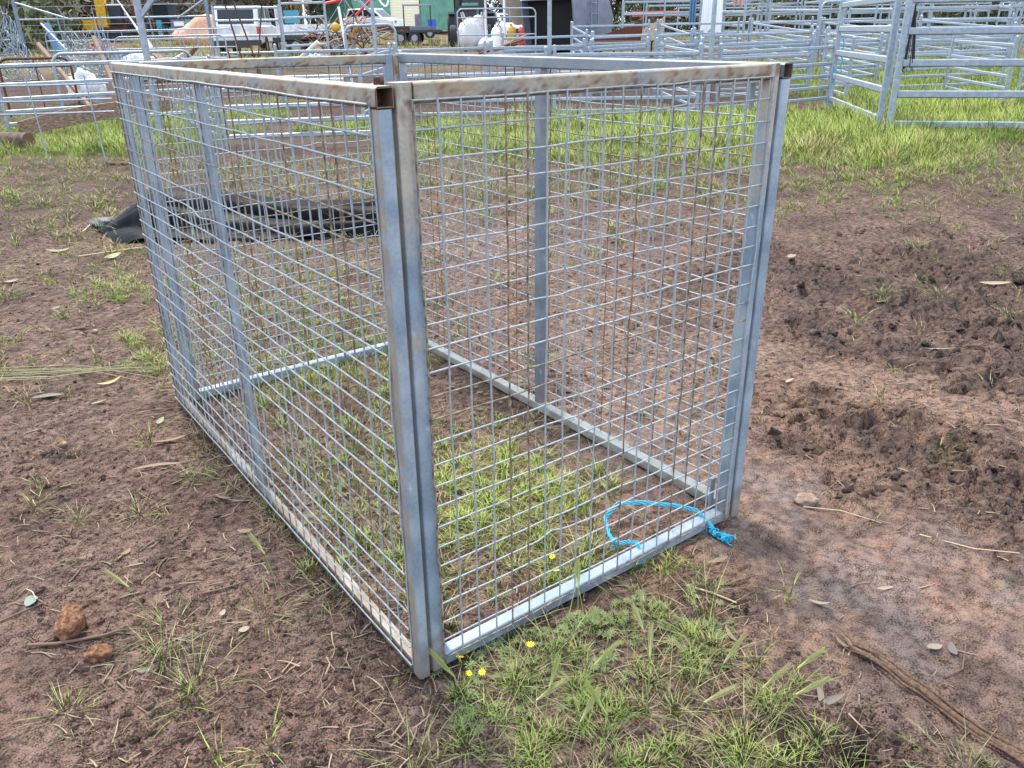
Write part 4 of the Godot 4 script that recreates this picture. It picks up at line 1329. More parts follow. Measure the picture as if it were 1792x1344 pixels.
func build_yards() -> void:
	var sh := [0.16, 0.34, 0.52, 0.72, 0.98]
	var sr := Vector2(0.03, 0.055)
	# the nearest row, panel by panel
	yard_panel("sheep_panel", g3(-1.62, -13.3), g3(0.61, -13.3), sh, 1.08, sr, 0.055, "sheep yard panel in the nearest row, seen through the cage's front panel at left", "yard panel")
	yard_panel("sheep_panel", g3(0.74, -13.25), g3(3.01, -13.4), sh, 1.1, sr, 0.055, "sheep yard panel in the nearest row, behind the right half of the cage's front panel", "yard panel")
	yard_panel("sheep_panel", g3(3.36, -13.55), g3(5.62, -14.85), sh, 1.1, sr, 0.055, "sheep yard panel running from the cage to the corner post of the tall cattle panels", "yard panel")
	yard_panel("sheep_panel", g3(-3.6, -10.7), g3(-1.5, -10.95), sh, 1.06, sr, 0.055, "sheep yard panel standing just behind the cage's far side panel", "yard panel")
	yard_panel("sheep_panel", g3(-4.75, -12.6), g3(-3.72, -10.8), sh, 1.06, sr, 0.055, "sheep yard panel running back from the left end of the panel behind the cage", "yard panel")
	yard_panel("sheep_panel", g3(-7.55, -12.72), g3(-5.0, -14.6), sh, 1.02, sr, 0.05, "sheep yard panel with a bent tube gate against it behind the weathered plank", "yard panel")
	yard_panel("sheep_panel", g3(-10.2, -11.4), g3(-7.68, -12.66), sh, 1.02, sr, 0.05, "sheep yard panel leaving the picture at the left edge", "yard panel")
	# rows behind, ends of each panel in x
	var rows := [[-16.6, [[-4.4, -2.2], [-2.12, -0.41], [-0.28, 1.53], [1.62, 2.77], [2.88, 3.7], [4.1, 6.03], [6.14, 7.34], [7.45, 9.95], [10.0, 12.4]]],
		[-20.0, [[-0.07, 1.9], [1.97, 3.36], [3.44, 4.41], [4.49, 7.21], [7.36, 8.97], [9.1, 11.98], [12.1, 14.2]]],
		[-25.0, [[1.88, 4.17], [4.33, 6.78], [6.95, 8.91], [9.01, 11.69], [11.82, 14.79]]]]
	var count := ["leftmost", "second from the left", "third from the left", "fourth from the left", "fifth from the left", "sixth from the left", "seventh from the left", "eighth from the left", "ninth from the left"]
	for r in rows.size():
		for k in rows[r][1].size():
			var p: Array = rows[r][1][k]
			var z: float = rows[r][0]
			yard_panel("sheep_panel", g3(p[0], z), g3(p[1], z - 0.3 - 0.1 * (p[1] - p[0])), sh, 1.1, sr, 0.055, "sheep yard panel in the %s row back from the cage, %s" % [["second", "third", "fourth"][r], count[k]], "yard panel", "sheep yard panels in the rows behind the cage")
	# panels running away from the viewer, closing off the pens
	for p in [[-2.3, -13.5, -2.2, -16.4], [1.66, -16.8, 2.0, -20.0], [3.05, -13.6, 3.0, -16.4], [3.8, -16.8, 4.45, -19.9], [6.08, -15.2, 6.1, -16.5], [7.3, -16.9, 7.4, -20.0], [4.3, -20.2, 4.4, -24.9], [7.28, -20.4, 7.0, -24.9], [9.1, -20.3, 9.05, -24.9], [11.9, -20.4, 11.8, -24.9], [2.0, -20.2, 1.9, -24.9], [8.0, -13.6, 8.5, -16.5]]:
		yard_panel("cross_panel", g3(p[0], p[1]), g3(p[2], p[3]), sh, 1.1, sr, 0.055, "galvanised panel running away between two rows of sheep pens", "yard panel", "panels running away between the rows of pens")
	# tall cattle panels
	var ch := [0.16, 0.53, 0.9, 1.27, 1.63]
	var cr := Vector2(0.045, 0.09)
	var k1 := yard_panel("cattle_panel", g3(5.62, -14.72), g3(5.0, -11.25), ch, 1.95, cr, 0.075, "tall cattle panel running back between the corner post and the double post at right", "cattle panel", "", "galv", false)
	yard_panel("cattle_panel", g3(4.98, -10.9, -0.02), g3(8.6, -10.1, -0.02), ch, 1.95, cr, 0.075, "tall cattle panel with five wide rails in the right foreground", "cattle panel", "", "galv", false)
	yard_panel("cattle_panel", g3(11.4, -25.9), g3(15.6, -26.6), ch, 1.75, cr, 0.07, "tall cattle panel across the grass behind the five rail panel at right", "cattle panel")
	yard_panel("cattle_panel", g3(15.75, -26.5), g3(19.5, -25.6), ch, 1.75, cr, 0.07, "tall cattle panel at the right edge beyond the grass", "cattle panel")
	var far := [[-31.0, [[4.14, 6.77], [6.97, 9.19], [9.29, 12.01], [12.11, 14.84], [14.94, 18.27], [18.4, 21.5]]], [-38.0, [[6.07, 9.28], [9.41, 12.75], [12.87, 16.46], [16.58, 20.17], [20.29, 23.88]]], [-46.0, [[9.0, 13.0], [13.2, 17.2], [17.4, 21.4], [21.6, 25.6], [25.8, 29.8]]]]
	for r in 3:
		for k in far[r][1].size():
			var p: Array = far[r][1][k]
			var z: float = far[r][0]
			yard_panel("cattle_panel", g3(p[0], z), g3(p[1], z - 0.6), ch, 1.75, Vector2(0.045, 0.075), 0.07, "tall panel in the %s far row of the yards, %s" % [["nearest", "middle", "farthest"][r], count[k]], "cattle panel", "cattle panels far back in the yards")
	for p in [[6.9, -31.2, 9.3, -37.8], [9.25, -31.2, 9.4, -37.8], [12.05, -31.2, 12.8, -37.8], [14.9, -31.5, 16.5, -37.8], [18.3, -31.5, 20.2, -37.8], [9.05, -25.4, 9.25, -30.8], [11.8, -25.5, 12.05, -30.8], [6.9, -25.4, 6.95, -30.8], [14.8, -25.8, 14.9, -30.8], [12.8, -38.2, 13.1, -45.8], [20.2, -38.2, 21.5, -45.8]]:
		yard_panel("cattle_panel", g3(p[0], p[1]), g3(p[2], p[3]), ch, 1.75, Vector2(0.045, 0.075), 0.07, "galvanised cattle panel running away far back in the yards", "cattle panel", "cattle panels running away far back in the yards")
	# gates with a hooped top
	hoop_gate("tube_gate", g3(-7.35, -14.05), g3(-5.55, -15.3), 1.1, [], 0.024, 0, "galvanised tube frame with rounded top corners beyond the weathered plank")
	hoop_gate("tube_gate", g3(-9.15, -15.6), g3(-8.1, -16.1), 0.98, [0.84], 0.022, 1, "rust stained tube hurdle with a rounded top at the far left", "rust")
	hoop_gate("tube_gate", g3(-3.12, -17.0), g3(-2.18, -17.3), 1.42, [0.5], 0.026, 0, "hooped tube frame rising above the rails behind the cage's far corner")
	hoop_gate("tube_gate", g3(3.9, -29.4), g3(5.3, -29.4), 1.7, [0.6, 1.2], 0.03, 1, "hooped tube gate in front of the rusty trough")
	hoop_gate("tube_gate", g3(-1.5, -27.5), g3(0.95, -27.8), 1.45, [1.2, 0.7], 0.024, 2, "thin hooped tube gate before the white bulk bag")
	hoop_gate("tube_gate", g3(8.6, -24.0), g3(10.1, -24.0), 1.55, [0.7, 1.1], 0.03, 1, "hooped tube gate among the pens at right")
	hoop_gate("tube_gate", g3(-9.4, -21.0), g3(-6.8, -21.2), 1.12, [0.85, 0.6, 0.35], 0.016, 7, "light mesh hurdle with a rounded top before the scrap boards")
	hoop_gate("tube_gate", g3(-12.6, -24.0), g3(-7.6, -24.6), 1.12, [0.9, 0.65, 0.4], 0.016, 9, "long light mesh hurdle before the grassy bank")
	# thin rod hurdle by the plank
	var rh := thing("rod_hurdle", "hurdle of thin grey rods standing before the weathered plank at left", "hurdle", g3(-7.6, -9.7), 0.08)
	for y in [0.56, 0.70, 0.87]:
		var q := MB.new()
		q.tube(PackedVector3Array([Vector3(0, y, 0), Vector3(1.3, y - 0.015, 0.03), Vector3(2.2, y - 0.02, -0.02), Vector3(3.0, y - 0.01, 0)]), 0.011, 0.011, 6)
		obj("rod", q.mesh(), M["galv"], rh)
	for x in [2.1, 2.75]:
		var q := MB.new()
		q.rod(Vector3(x, 0.95, 0.02), Vector3(x + 0.05, -0.02, 0.05), 0.008, 6)
		obj("upright", q.mesh(), M["galv"], rh)
	# tall posts
	var pl := [[-4.88, -11.8, 0.075, "tall galvanised post with a diagonal brace at upper left"], [-2.25, -15.0, 0.055, "tall galvanised post with a brace in front of the shed's window"], [0.67, -13.4, 0.062, "tall galvanised post in front of the dark grain bin"], [3.17, -13.4, 0.06, "tall galvanised post in the middle of the sheep pens at right"]]
	for k in 4:
		var p: Array = pl[k]
		var o := thing("yard_post", p[3], "post", g3(p[0], p[1], -0.1))
		var q := MB.new()
		q.bar(Vector3.ZERO, Vector3(0, 3.6, 0), p[2], p[2], Vector3.BACK, 0.006)
		obj("post", q.mesh(), M["galv"], o)
		if k < 2:
			var t := MB.new()
			var sx := 1.0 if k == 0 else -1.0
			t.bar(Vector3(0.02 * sx, 1.7 + 0.05 * k, 0), Vector3(1.1 * sx, 2.8, 0), p[2] * 0.8, p[2] * 0.8, Vector3.BACK, 0.005)
			obj("brace", t.mesh(), M["galv"], o)
	# black frayed rope and blue ties on the panels
	var rp := thing("black_rope", "frayed black rope hanging on the tall post at right", "rope", g3(5.02, -10.95, 1.0))
	var q2 := MB.new()
	for k in 26:
		var a := rng.randf() * TAU
		q2.tube(PackedVector3Array([Vector3(0.04, 0.55, 0.05), Vector3(0.06 + 0.03 * cos(a), 0.25, 0.05 + 0.03 * sin(a)), Vector3(0.08 + 0.06 * cos(a), -0.12 - 0.12 * rng.randf(), 0.05 + 0.06 * sin(a))]), 0.007, 0.004, 4, false)
	obj("frayed_strands", q2.mesh(), M["black_rubber"], rp)
	for p in [[5.66, -14.66, 0.98, "blue twine tie on the corner post, the topmost of three"], [5.67, -14.66, 0.72, "blue twine tie on the corner post, the middle of three"], [5.58, -14.7, 0.55, "blue twine tie on the corner post, the lowest of three"]]:
		var q := MB.new()
		q.tube(PackedVector3Array([Vector3(0, 0.14, 0.05), Vector3(0.03, 0.04, 0.06), Vector3(0.01, -0.04, 0.055), Vector3(0.04, -0.14, 0.06)]), 0.012, 0.009, 5)
		var o := obj("twine_tie", q.mesh(), M["twine"])
		o.position = g3(p[0], p[1], p[2])
		tag(o, p[3], "twine")
	# plank, log, sack
	var pk := MB.new()
	var prev := -1
	for k in 13:
		var f := k / 12.0
		var y := 0.06 + 0.06 * sin(f * 2.4) + 0.22 * f
		var w := 0.115 * (0.75 + 0.25 * sin(PI * minf(1.0, f + 0.15)))
		var c := Vector3(f * 2.1, y + w, 0.03 * sin(f * 7.0))
		var i := -1
		for s in [[Vector3(0, -w, 0.04), Vector3.BACK], [Vector3(0, w * 0.97, 0.04), Vector3.BACK], [Vector3(0, w, 0.035), Vector3.UP], [Vector3(0, w, -0.035), Vector3.UP], [Vector3(0, w * 0.97, -0.04), Vector3.FORWARD], [Vector3(0, -w, -0.04), Vector3.FORWARD]]:
			var t := pk.vert(c + s[0] + Vector3(0, 0.012 * nB.get_noise_2d(f * 20, s[0].y * 50), 0), s[1])
			if i < 0: i = t
		if prev >= 0:
			for s in 6:
				var e := (s + 1) % 6
				pk.face(prev + s, prev + e, i + e); pk.face(prev + s, i + e, i + s)
		else:
			for s in range(1, 5): pk.face(i, i + s, i + s + 1)
		prev = i
	var po := obj("plank", pk.mesh(), M["old_wood"])
	po.position = g3(-6.98, -12.0)
	po.rotation.y = 0.42
	tag(po, "weathered grey brown plank lying on grass beside the left yard panel", "plank")
	var lg := thing("log", "short round log with a pale sawn rim at the left edge", "log", g3(-6.28, -10.95, 0.11), 0.5)
	var lq := MB.new()
	lq.lathe(Vector3.ZERO, [Vector2(0.115, -1.1), Vector2(0.12, -0.4), Vector2(0.115, 0.0)], 18, Vector3(-0.75, 0, -0.66).normalized() * -1.0)
	obj("bark", lq.mesh(), M["trunk"], lg)
	var le := MB.new()
	le.lathe(Vector3.ZERO, [Vector2(0.0, 0.004), Vector2(0.06, 0.002), Vector2(0.09, 0.003), Vector2(0.114, 0.0)], 18, Vector3(-0.75, 0, -0.66).normalized() * -1.0)
	obj("sawn_end", le.mesh(), M["bark"], lg)
	var sq := MB.new()
	sq.ball(Vector3(0, 0.26, 0), Vector3(0.36, 0.3, 0.26), 20, 12, nA, 0.5, 1.6)
	sq.ball(Vector3(-0.02, 0.52, 0), Vector3(0.13, 0.16, 0.12), 12, 8, nA, 0.6, 2.0)
	var so := obj("white_sack", sq.mesh(), M["sack"])
	so.position = g3(-8.75, -17.8)
	tag(so, "full white plastic sack on the grass behind the left yard panel", "sack")
	# leaning timbers behind that sack
	for p in [[-8.3, -16.9, -9.9, -18.5, 1.1, "old timber leaning down to the left behind the white sack"], [-7.6, -16.8, -8.6, -18.3, 1.25, "old timber leaning beside the white sack on its right"]]:
		var q := MB.new()
		q.bar(g3(p[0], p[1], 0.02), g3(p[2], p[3], p[4]), 0.09, 0.09, Vector3.UP, 0.015)
		tag(obj("timber", q.mesh(), M["old_wood"]), p[5], "timber")
	# far fence with a top pipe and star pickets
	var ff := thing("wire_fence", "high wire fence with a top pipe along the bank at left", "fence", Vector3.ZERO)
	for x in [-16.0, -9.75]:
		var q := MB.new()
		q.bar(g3(x, -29, -0.1), g3(x, -29, 2.1), 0.09, 0.09, Vector3.BACK, 0.01)
		obj("post", q.mesh(), M["galv_dark"], ff)
		var t := MB.new()
		t.rod(g3(x, -29, 1.9), g3(x + (1.8 if x < -12 else -1.0), -29, 1.35), 0.03)
		obj("brace", t.mesh(), M["galv"], ff)
	for x in [-14.6, -13.2, -11.6]:
		var q := MB.new()
		q.bar(g3(x, -29, -0.1), g3(x - 0.1, -29, 1.5), 0.04, 0.04, Vector3.BACK, 0.006)
		obj("picket", q.mesh(), M["galv_dark"], ff)
	for y in [0.2, 0.45, 0.7, 0.95, 1.2, 1.38, 1.75, 2.0]:
		var q := MB.new()
		var rr := 0.032 if y == 1.38 else 0.006
		q.rod(g3(-16.0, -29, y), g3(-9.75, -29, y), rr, 6)
		obj("top_pipe" if y == 1.38 else "fence_wire", q.mesh(), M["galv"], ff)
	# cattle gate by the scrap and white yard posts
	yard_panel("cattle_panel", g3(-8.25, -25), g3(-6.42, -25.1), [0.45, 0.9, 1.3, 1.62], 1.7, Vector2(0.04, 0.06), 0.06, "galvanised panel in front of the white four wheel drive", "cattle panel", "", "galv", false)
	yard_panel("cattle_panel", g3(-6.35, -25), g3(-5.2, -25.5), [0.3, 0.62, 0.98, 1.35, 1.72], 1.85, Vector2(0.04, 0.065), 0.065, "tall narrow galvanised gate in front of the white tray", "cattle panel", "", "galv", false)
	var rk := [[-7.6, -7.25, 1.75, "rusty steel bar leaning in front of the four wheel drive, left of a pair"], [-7.35, -6.85, 1.75, "rusty steel bar leaning in front of the four wheel drive, right of a pair"], [-6.6, -6.95, 1.7, "rusty steel bar leaning the other way beside the four wheel drive"], [-7.7, -7.6, 0.6, "short rusty steel stake below the four wheel drive"]]
	for p in rk:
		var q := MB.new()
		q.rod(g3(p[1], -24, 0.0), g3(p[0], -24.1, p[2]), 0.022, 6)
		tag(obj("steel_bar", q.mesh(), M["rust"]), p[3], "steel bar")
	# goal shaped white frame
	var gf := thing("white_goalpost", "white U shaped pipe frame on a single leg behind the white tray", "frame", g3(-9.1, -40))
	for s in [[Vector3(0, 0, 0), Vector3(0, 2.1, 0)], [Vector3(-0.42, 2.1, 0), Vector3(0.42, 2.1, 0)], [Vector3(-0.42, 2.1, 0), Vector3(-0.46, 2.6, 0)], [Vector3(0.42, 2.1, 0), Vector3(0.38, 2.6, 0)]]:
		var q := MB.new()
		q.rod(s[0], s[1], 0.04, 8)
		obj("pipe", q.mesh(), M["white_plastic"], gf)
	var wp := MB.new()
	wp.bar(g3(-3.25, -18.2, -0.1), g3(-3.42, -18.2, 1.75), 0.05, 0.05, Vector3.BACK, 0.01)
	tag(obj("white_post", wp.mesh(), M["white_plastic"]), "leaning white post left of the hooped tube frame", "post")

# ------------------------------------------------------------------ vehicles and machinery
func wheel(o: Node3D, at: Vector3, r: float, w: float, axis := Vector3.BACK) -> void:
	var q := MB.new()
	q.lathe(at - axis * w * 0.5, [Vector2(r * 0.5, 0), Vector2(r * 0.92, 0), Vector2(r, w * 0.15), Vector2(r, w * 0.85), Vector2(r * 0.92, w), Vector2(r * 0.5, w)], 20, axis)
	var t := obj("wheel", q.mesh(), M["black_rubber"], o)
	var h := MB.new()
	h.lathe(at - axis * w * 0.42, [Vector2(0, 0), Vector2(r * 0.52, 0.0), Vector2(r * 0.52, w * 0.84), Vector2(0, w * 0.84)], 14, axis)
	obj("rim", h.mesh(), M["galv"], t)

func car(called: String, label: String, category: String, at: Vector3, turn: float, body: Array, cabin: Array, wide: float, paint: String, wheels: Array, wr: float) -> Node3D:
	var o := thing(called, label, category, at, turn)
	var b := MB.new()
	b.prism(PackedVector2Array(body), -wide * 0.5, wide * 0.5, Transform3D(), 0.06)
	obj("body", b.mesh(), M[paint], o)
	var c := MB.new()
	c.prism(PackedVector2Array(cabin), -wide * 0.44, wide * 0.44, Transform3D(), 0.07)
	obj("cabin", c.mesh(), M[paint], o)
	# glass: side panes inset from the outline, front and rear panes on the slopes
	var cn := Vector2.ZERO
	for p in cabin: cn += p / cabin.size()
	var pane := PackedVector2Array()
	for p in cabin:
		pane.append(Vector2(lerpf(cn.x, p.x, 0.84), lerpf(cn.y, p.y, 0.66) + 0.03))
	for s in [-1.0, 1.0]:
		var q := MB.new()
		q.prism(pane, s * wide * 0.44 - 0.012, s * wide * 0.44 + 0.012)
		obj("side_window", q.mesh(), M["dark_glass"], o)
		var pl := MB.new()
		pl.box(Vector3(cn.x + 0.1, lerpf(cabin[0].y, cabin[2].y, 0.5), s * (wide * 0.44 + 0.012)), Vector3(0.09, absf(cabin[2].y - cabin[0].y) * 0.8, 0.02), 0.004)
		obj("door_pillar", pl.mesh(), M[paint], o)
	for e in 2:
		var a: Vector2 = cabin[0] if e == 0 else cabin[cabin.size() - 1]
		var d: Vector2 = cabin[1] if e == 0 else cabin[cabin.size() - 2]
		var q := MB.new()
		var p0 := a.lerp(d, 0.14)
		var p1 := a.lerp(d, 0.82)
		var nn := Vector2(-(d - a).y, (d - a).x).normalized()
		if (nn.x < 0.0) != (e == 0): nn = -nn
		var up := Vector3(nn.x, nn.y, 0)
		q.bar(Vector3(p0.x, p0.y, 0) + up * 0.004, Vector3(p1.x, p1.y, 0) + up * 0.004, wide * 0.72, 0.02, up, 0.004)
		obj("rear_window" if e == 0 else "windscreen", q.mesh(), M["dark_glass"], o)
	for w in wheels:
		for s in [-1.0, 1.0]:
			wheel(o, Vector3(w, wr, s * (wide * 0.5 - 0.1)), wr, 0.24)
	return o

func blocks(o: Node3D, list: Array) -> void:
	# each: name, centre, size, material
	for q in list:
		var b := MB.new()
		b.box(Vector3.ZERO, q[2], minf(0.03, minf(q[2].x, minf(q[2].y, q[2].z)) * 0.2))
		var m := obj(q[0], b.mesh(), M[q[3]], o)
		m.position = q[1]
		if q.size() > 4: m.rotation = q[4]

func build_machines() -> void:
	# white four wheel drive seen from behind
	var c := car("four_wheel_drive", "white four wheel drive parked with its tailgate towards the yards", "car", g3(-10.7, -36.5), 1.66,
		[Vector2(-2.2, 0.45), Vector2(-2.25, 1.12), Vector2(0.7, 1.15), Vector2(2.1, 1.02), Vector2(2.2, 0.5)], [Vector2(-2.2, 1.08), Vector2(-1.95, 1.83), Vector2(0.4, 1.85), Vector2(1.0, 1.1)], 1.9, "white_paint", [-1.4, 1.35], 0.38)
	blocks(c, [["rear_bumper", Vector3(-2.3, 0.5, 0), Vector3(0.16, 0.2, 1.8), "black_paint"], ["tow_bar", Vector3(-2.36, 0.36, 0), Vector3(0.1, 0.08, 1.0), "black_paint"], ["number_plate", Vector3(-2.262, 0.85, 0.3), Vector3(0.012, 0.12, 0.36), "cream"], ["tail_light", Vector3(-2.25, 0.95, -0.84), Vector3(0.05, 0.26, 0.12), "lamp_red"], ["tail_light", Vector3(-2.25, 0.95, 0.84), Vector3(0.05, 0.26, 0.12), "lamp_red"], ["wing_mirror", Vector3(0.55, 1.22, 1.02), Vector3(0.1, 0.18, 0.2), "black_paint"]])
	# white tray
	var ut := thing("tray_truck", "white flat tray of a utility parked behind the narrow gate", "truck", g3(-7.7, -34.5), 0.12)
	blocks(ut, [["tray_side", Vector3(0.2, 0.95, 0.9), Vector3(2.6, 0.36, 0.05), "white_paint"], ["tray_floor", Vector3(0.2, 0.76, 0), Vector3(2.6, 0.08, 1.8), "galv_dark"], ["tray_side", Vector3(0.2, 0.95, -0.9), Vector3(2.6, 0.36, 0.05), "white_paint"], ["headboard", Vector3(-1.12, 1.3, 0), Vector3(0.06, 1.0, 1.8), "white_paint"], ["tool_box", Vector3(-0.6, 1.4, 0.3), Vector3(0.5, 0.45, 0.7), "teal_paint"], ["chassis", Vector3(0.1, 0.6, 0), Vector3(3.0, 0.18, 0.9), "black_paint"], ["mudguard", Vector3(-0.5, 0.7, 0.75), Vector3(0.9, 0.2, 0.3), "black_paint"]])
	for x in [-0.5, 1.0]:
		for s in [-0.72, 0.72]: wheel(ut, Vector3(x, 0.36, s), 0.36, 0.24)
	# second white utility by the shed
	var u2 := car("station_wagon", "small white wagon parked sideways before the green shed", "car", g3(-9.5, -64), -0.35,
		[Vector2(-2.1, 0.4), Vector2(-2.1, 1.05), Vector2(0.9, 1.05), Vector2(2.0, 0.9), Vector2(2.1, 0.42)], [Vector2(-2.0, 1.02), Vector2(-1.7, 1.68), Vector2(0.3, 1.7), Vector2(1.1, 1.02)], 1.8, "white_paint", [-1.3, 1.3], 0.34)
	blocks(u2, [["head_light", Vector3(2.03, 0.78, 0.68), Vector3(0.08, 0.16, 0.3), "galv"]])
	# car beyond the bulk bag
	var c3 := car("parked_car", "pale blue and white car parked beyond the beige hopper", "car", g3(0.1, -52), -1.2,
		[Vector2(-2.1, 0.4), Vector2(-2.1, 1.0), Vector2(0.9, 1.05), Vector2(2.0, 0.9), Vector2(2.1, 0.42)], [Vector2(-1.6, 1.0), Vector2(-1.0, 1.6), Vector2(0.3, 1.62), Vector2(1.1, 1.02)], 1.8, "white_paint", [-1.3, 1.3], 0.34)
	blocks(c3, [["grille", Vector3(2.1, 0.65, 0), Vector3(0.06, 0.25, 1.3), "black_paint"]])
	# yellow excavator
	var ex := thing("excavator", "yellow excavator with raised boom before the trees at left", "excavator", g3(-22.6, -50), 0.2)
	blocks(ex, [["counterweight", Vector3(-1.0, 1.0, 0.2), Vector3(1.0, 0.75, 1.2), "yellow_paint"], ["engine_cover", Vector3(-0.3, 1.1, -0.5), Vector3(1.0, 0.6, 0.8), "yellow_paint"], ["cab", Vector3(0.85, 1.65, 0.4), Vector3(0.8, 1.2, 0.9), "dark_glass"], ["cab_roof", Vector3(0.85, 2.3, 0.4), Vector3(0.95, 0.1, 1.0), "cream"], ["side_cover", Vector3(0.8, 0.9, 0.2), Vector3(1.0, 0.4, 0.9), "rust"], ["track", Vector3(0.1, 0.3, 1.0), Vector3(3.2, 0.6, 0.5), "black_rubber"], ["track", Vector3(0.1, 0.3, -1.0), Vector3(3.2, 0.6, 0.5), "black_rubber"], ["turntable", Vector3(0.1, 0.65, 0), Vector3(1.4, 0.25, 1.4), "black_paint"], ["boom_ram", Vector3(0.55, 2.1, 0.0), Vector3(0.14, 1.5, 0.14), "galv", Vector3(0, 0, -0.25)]])
	var bm := MB.new()
	bm.prism(PackedVector2Array([Vector2(-0.35, 0.9), Vector2(0.25, 0.9), Vector2(0.3, 2.4), Vector2(1.0, 4.0), Vector2(2.3, 4.7), Vector2(2.3, 5.15), Vector2(0.6, 4.5), Vector2(-0.3, 2.7)]), 0.5, 1.0, Transform3D(), 0.03)
	obj("boom", bm.mesh(), M["yellow_paint"], ex)
	var am := MB.new()
	am.prism(PackedVector2Array([Vector2(2.1, 4.6), Vector2(2.5, 5.2), Vector2(2.75, 5.0), Vector2(2.3, 2.2), Vector2(1.95, 2.2)]), -0.18, 0.18, Transform3D(), 0.03)
	obj("dipper_arm", am.mesh(), M["orange_paint"], ex)
	var bk := MB.new()
	bk.prism(PackedVector2Array([Vector2(1.9, 2.3), Vector2(2.45, 2.2), Vector2(2.5, 1.6), Vector2(2.1, 1.2), Vector2(1.6, 1.4), Vector2(1.9, 1.7)]), -0.45, 0.45, Transform3D(), 0.03)
	obj("bucket", bk.mesh(), M["rust"], ex)
	# blue loader
	var bl := thing("blue_loader", "turquoise and grey loader with a dark cab parked by the trees", "loader", g3(-18.9, -50), -0.15)
	blocks(bl, [["cab", Vector3(-0.5, 2.0, 0), Vector3(1.5, 1.5, 1.4), "dark_glass"], ["cab_roof", Vector3(-0.5, 2.82, 0), Vector3(1.8, 0.12, 1.6), "galv_dark"], ["cab_pillar", Vector3(-1.2, 2.0, 0.72), Vector3(0.08, 1.55, 0.06), "black_paint"], ["cab_pillar", Vector3(0.24, 2.0, 0.72), Vector3(0.08, 1.55, 0.06), "black_paint"], ["hood", Vector3(0.95, 1.15, 0.0), Vector3(1.5, 0.85, 1.4), "slate"], ["side_panel", Vector3(1.0, 1.25, 0.715), Vector3(0.9, 0.35, 0.02), "white_plastic"], ["nose", Vector3(1.8, 1.1, 0), Vector3(0.35, 0.95, 1.45), "teal_paint"], ["rear_guard", Vector3(-0.75, 1.1, 0.4), Vector3(0.45, 0.95, 1.0), "teal_paint"], ["chassis", Vector3(0.2, 0.7, 0), Vector3(3.0, 0.4, 1.2), "slate"], ["step", Vector3(0.9, 0.45, 0.75), Vector3(1.6, 0.18, 0.3), "galv"]])
	for x in [-0.7, 1.3]:
		for s in [-0.72, 0.72]: wheel(bl, Vector3(x, 0.5, s), 0.5, 0.36)
	bl.scale = Vector3.ONE * 0.66
	ex.scale = Vector3.ONE * 0.8
	# sand heap
	var sp := MB.new()
	sp.ball(Vector3(0, 0.2, 0), Vector3(2.0, 1.15, 1.2), 24, 14, nA, 0.35, 1.4)
	var so := obj("sand_heap", sp.mesh(), M["peach_sand"])
	so.position = g3(-15.3, -46)
	tag(so, "heap of peach coloured sand left of the four wheel drive", "sand heap")
	# broken red bricks and grey boards at left
	var bp := thing("brick_pile", "low pile of red bricks before the excavator", "brick pile", g3(-16.8, -36))
	for k in 60:
		var b := MB.new()
		b.box(Vector3.ZERO, Vector3(0.23, 0.08, 0.11), 0.004)
		var m := obj("brick", b.mesh(), M["brick_red"], bp)
		var a := rng.randf() * TAU
		var r := rng.randf() * 1.1
		m.position = Vector3(cos(a) * r, 0.05 + 0.62 * (1.0 - r / 1.15) * rng.randf_range(0.6, 1.0), sin(a) * r * 0.6)
		m.rotation = Vector3(rng.randf_range(-0.5, 0.5), rng.randf() * 3, rng.randf_range(-0.5, 0.5))
	for k in 7:
		var p: Array = [[-9.6, -22.4, -8.4, -22.9, 0.55], [-8.3, -22.2, -9.3, -22.8, 0.6], [-8.6, -22.6, -7.6, -22.3, 0.4], [-9.0, -21.9, -8.2, -22.6, 0.2], [-8.9, -22.9, -8.0, -22.6, 0.7], [-9.7, -22.1, -9.0, -22.4, 0.15], [-8.1, -22.0, -7.3, -22.5, 0.1]][k]
		var b := MB.new()
		b.bar(g3(p[0], p[1], 0.05), g3(p[2], p[3], p[4] + 0.1), 0.22, 0.045, Vector3.UP, 0.006)
		tag(obj("scrap_board", b.mesh(), M["old_wood"] if k % 3 else M["concrete"]), ["pale board propped in the board heap at left, sloping up rightwards", "grey board crossing the pale one in the heap", "short grey board at the right of the heap", "pale board lying low in front of the heap", "grey board highest in the heap behind the hurdle", "grey board end at the left foot of the heap", "pale short board at the right foot of the heap"][k], "board")
	for q in [[-10.4, -24.6, "crumpled white plastic scrap on the grass left of the boards", "sack", 0.3], [-11.3, -26.0, "dark blue plastic drum lying behind the board heap", "navy", 0.3], [-5.75, -26, "blue and white bundle on the ground before the white tray", "blue_paint", 0.2]]:
		var b := MB.new()
		b.ball(Vector3(0, q[4] * 0.7, 0), Vector3(q[4] * 1.5, q[4], q[4]), 16, 10, nA, 0.5, 1.8)
		var o := obj("plastic_bundle", b.mesh(), M[q[3]])
		o.position = g3(q[0], q[1])
		tag(o, q[2], "bundle")
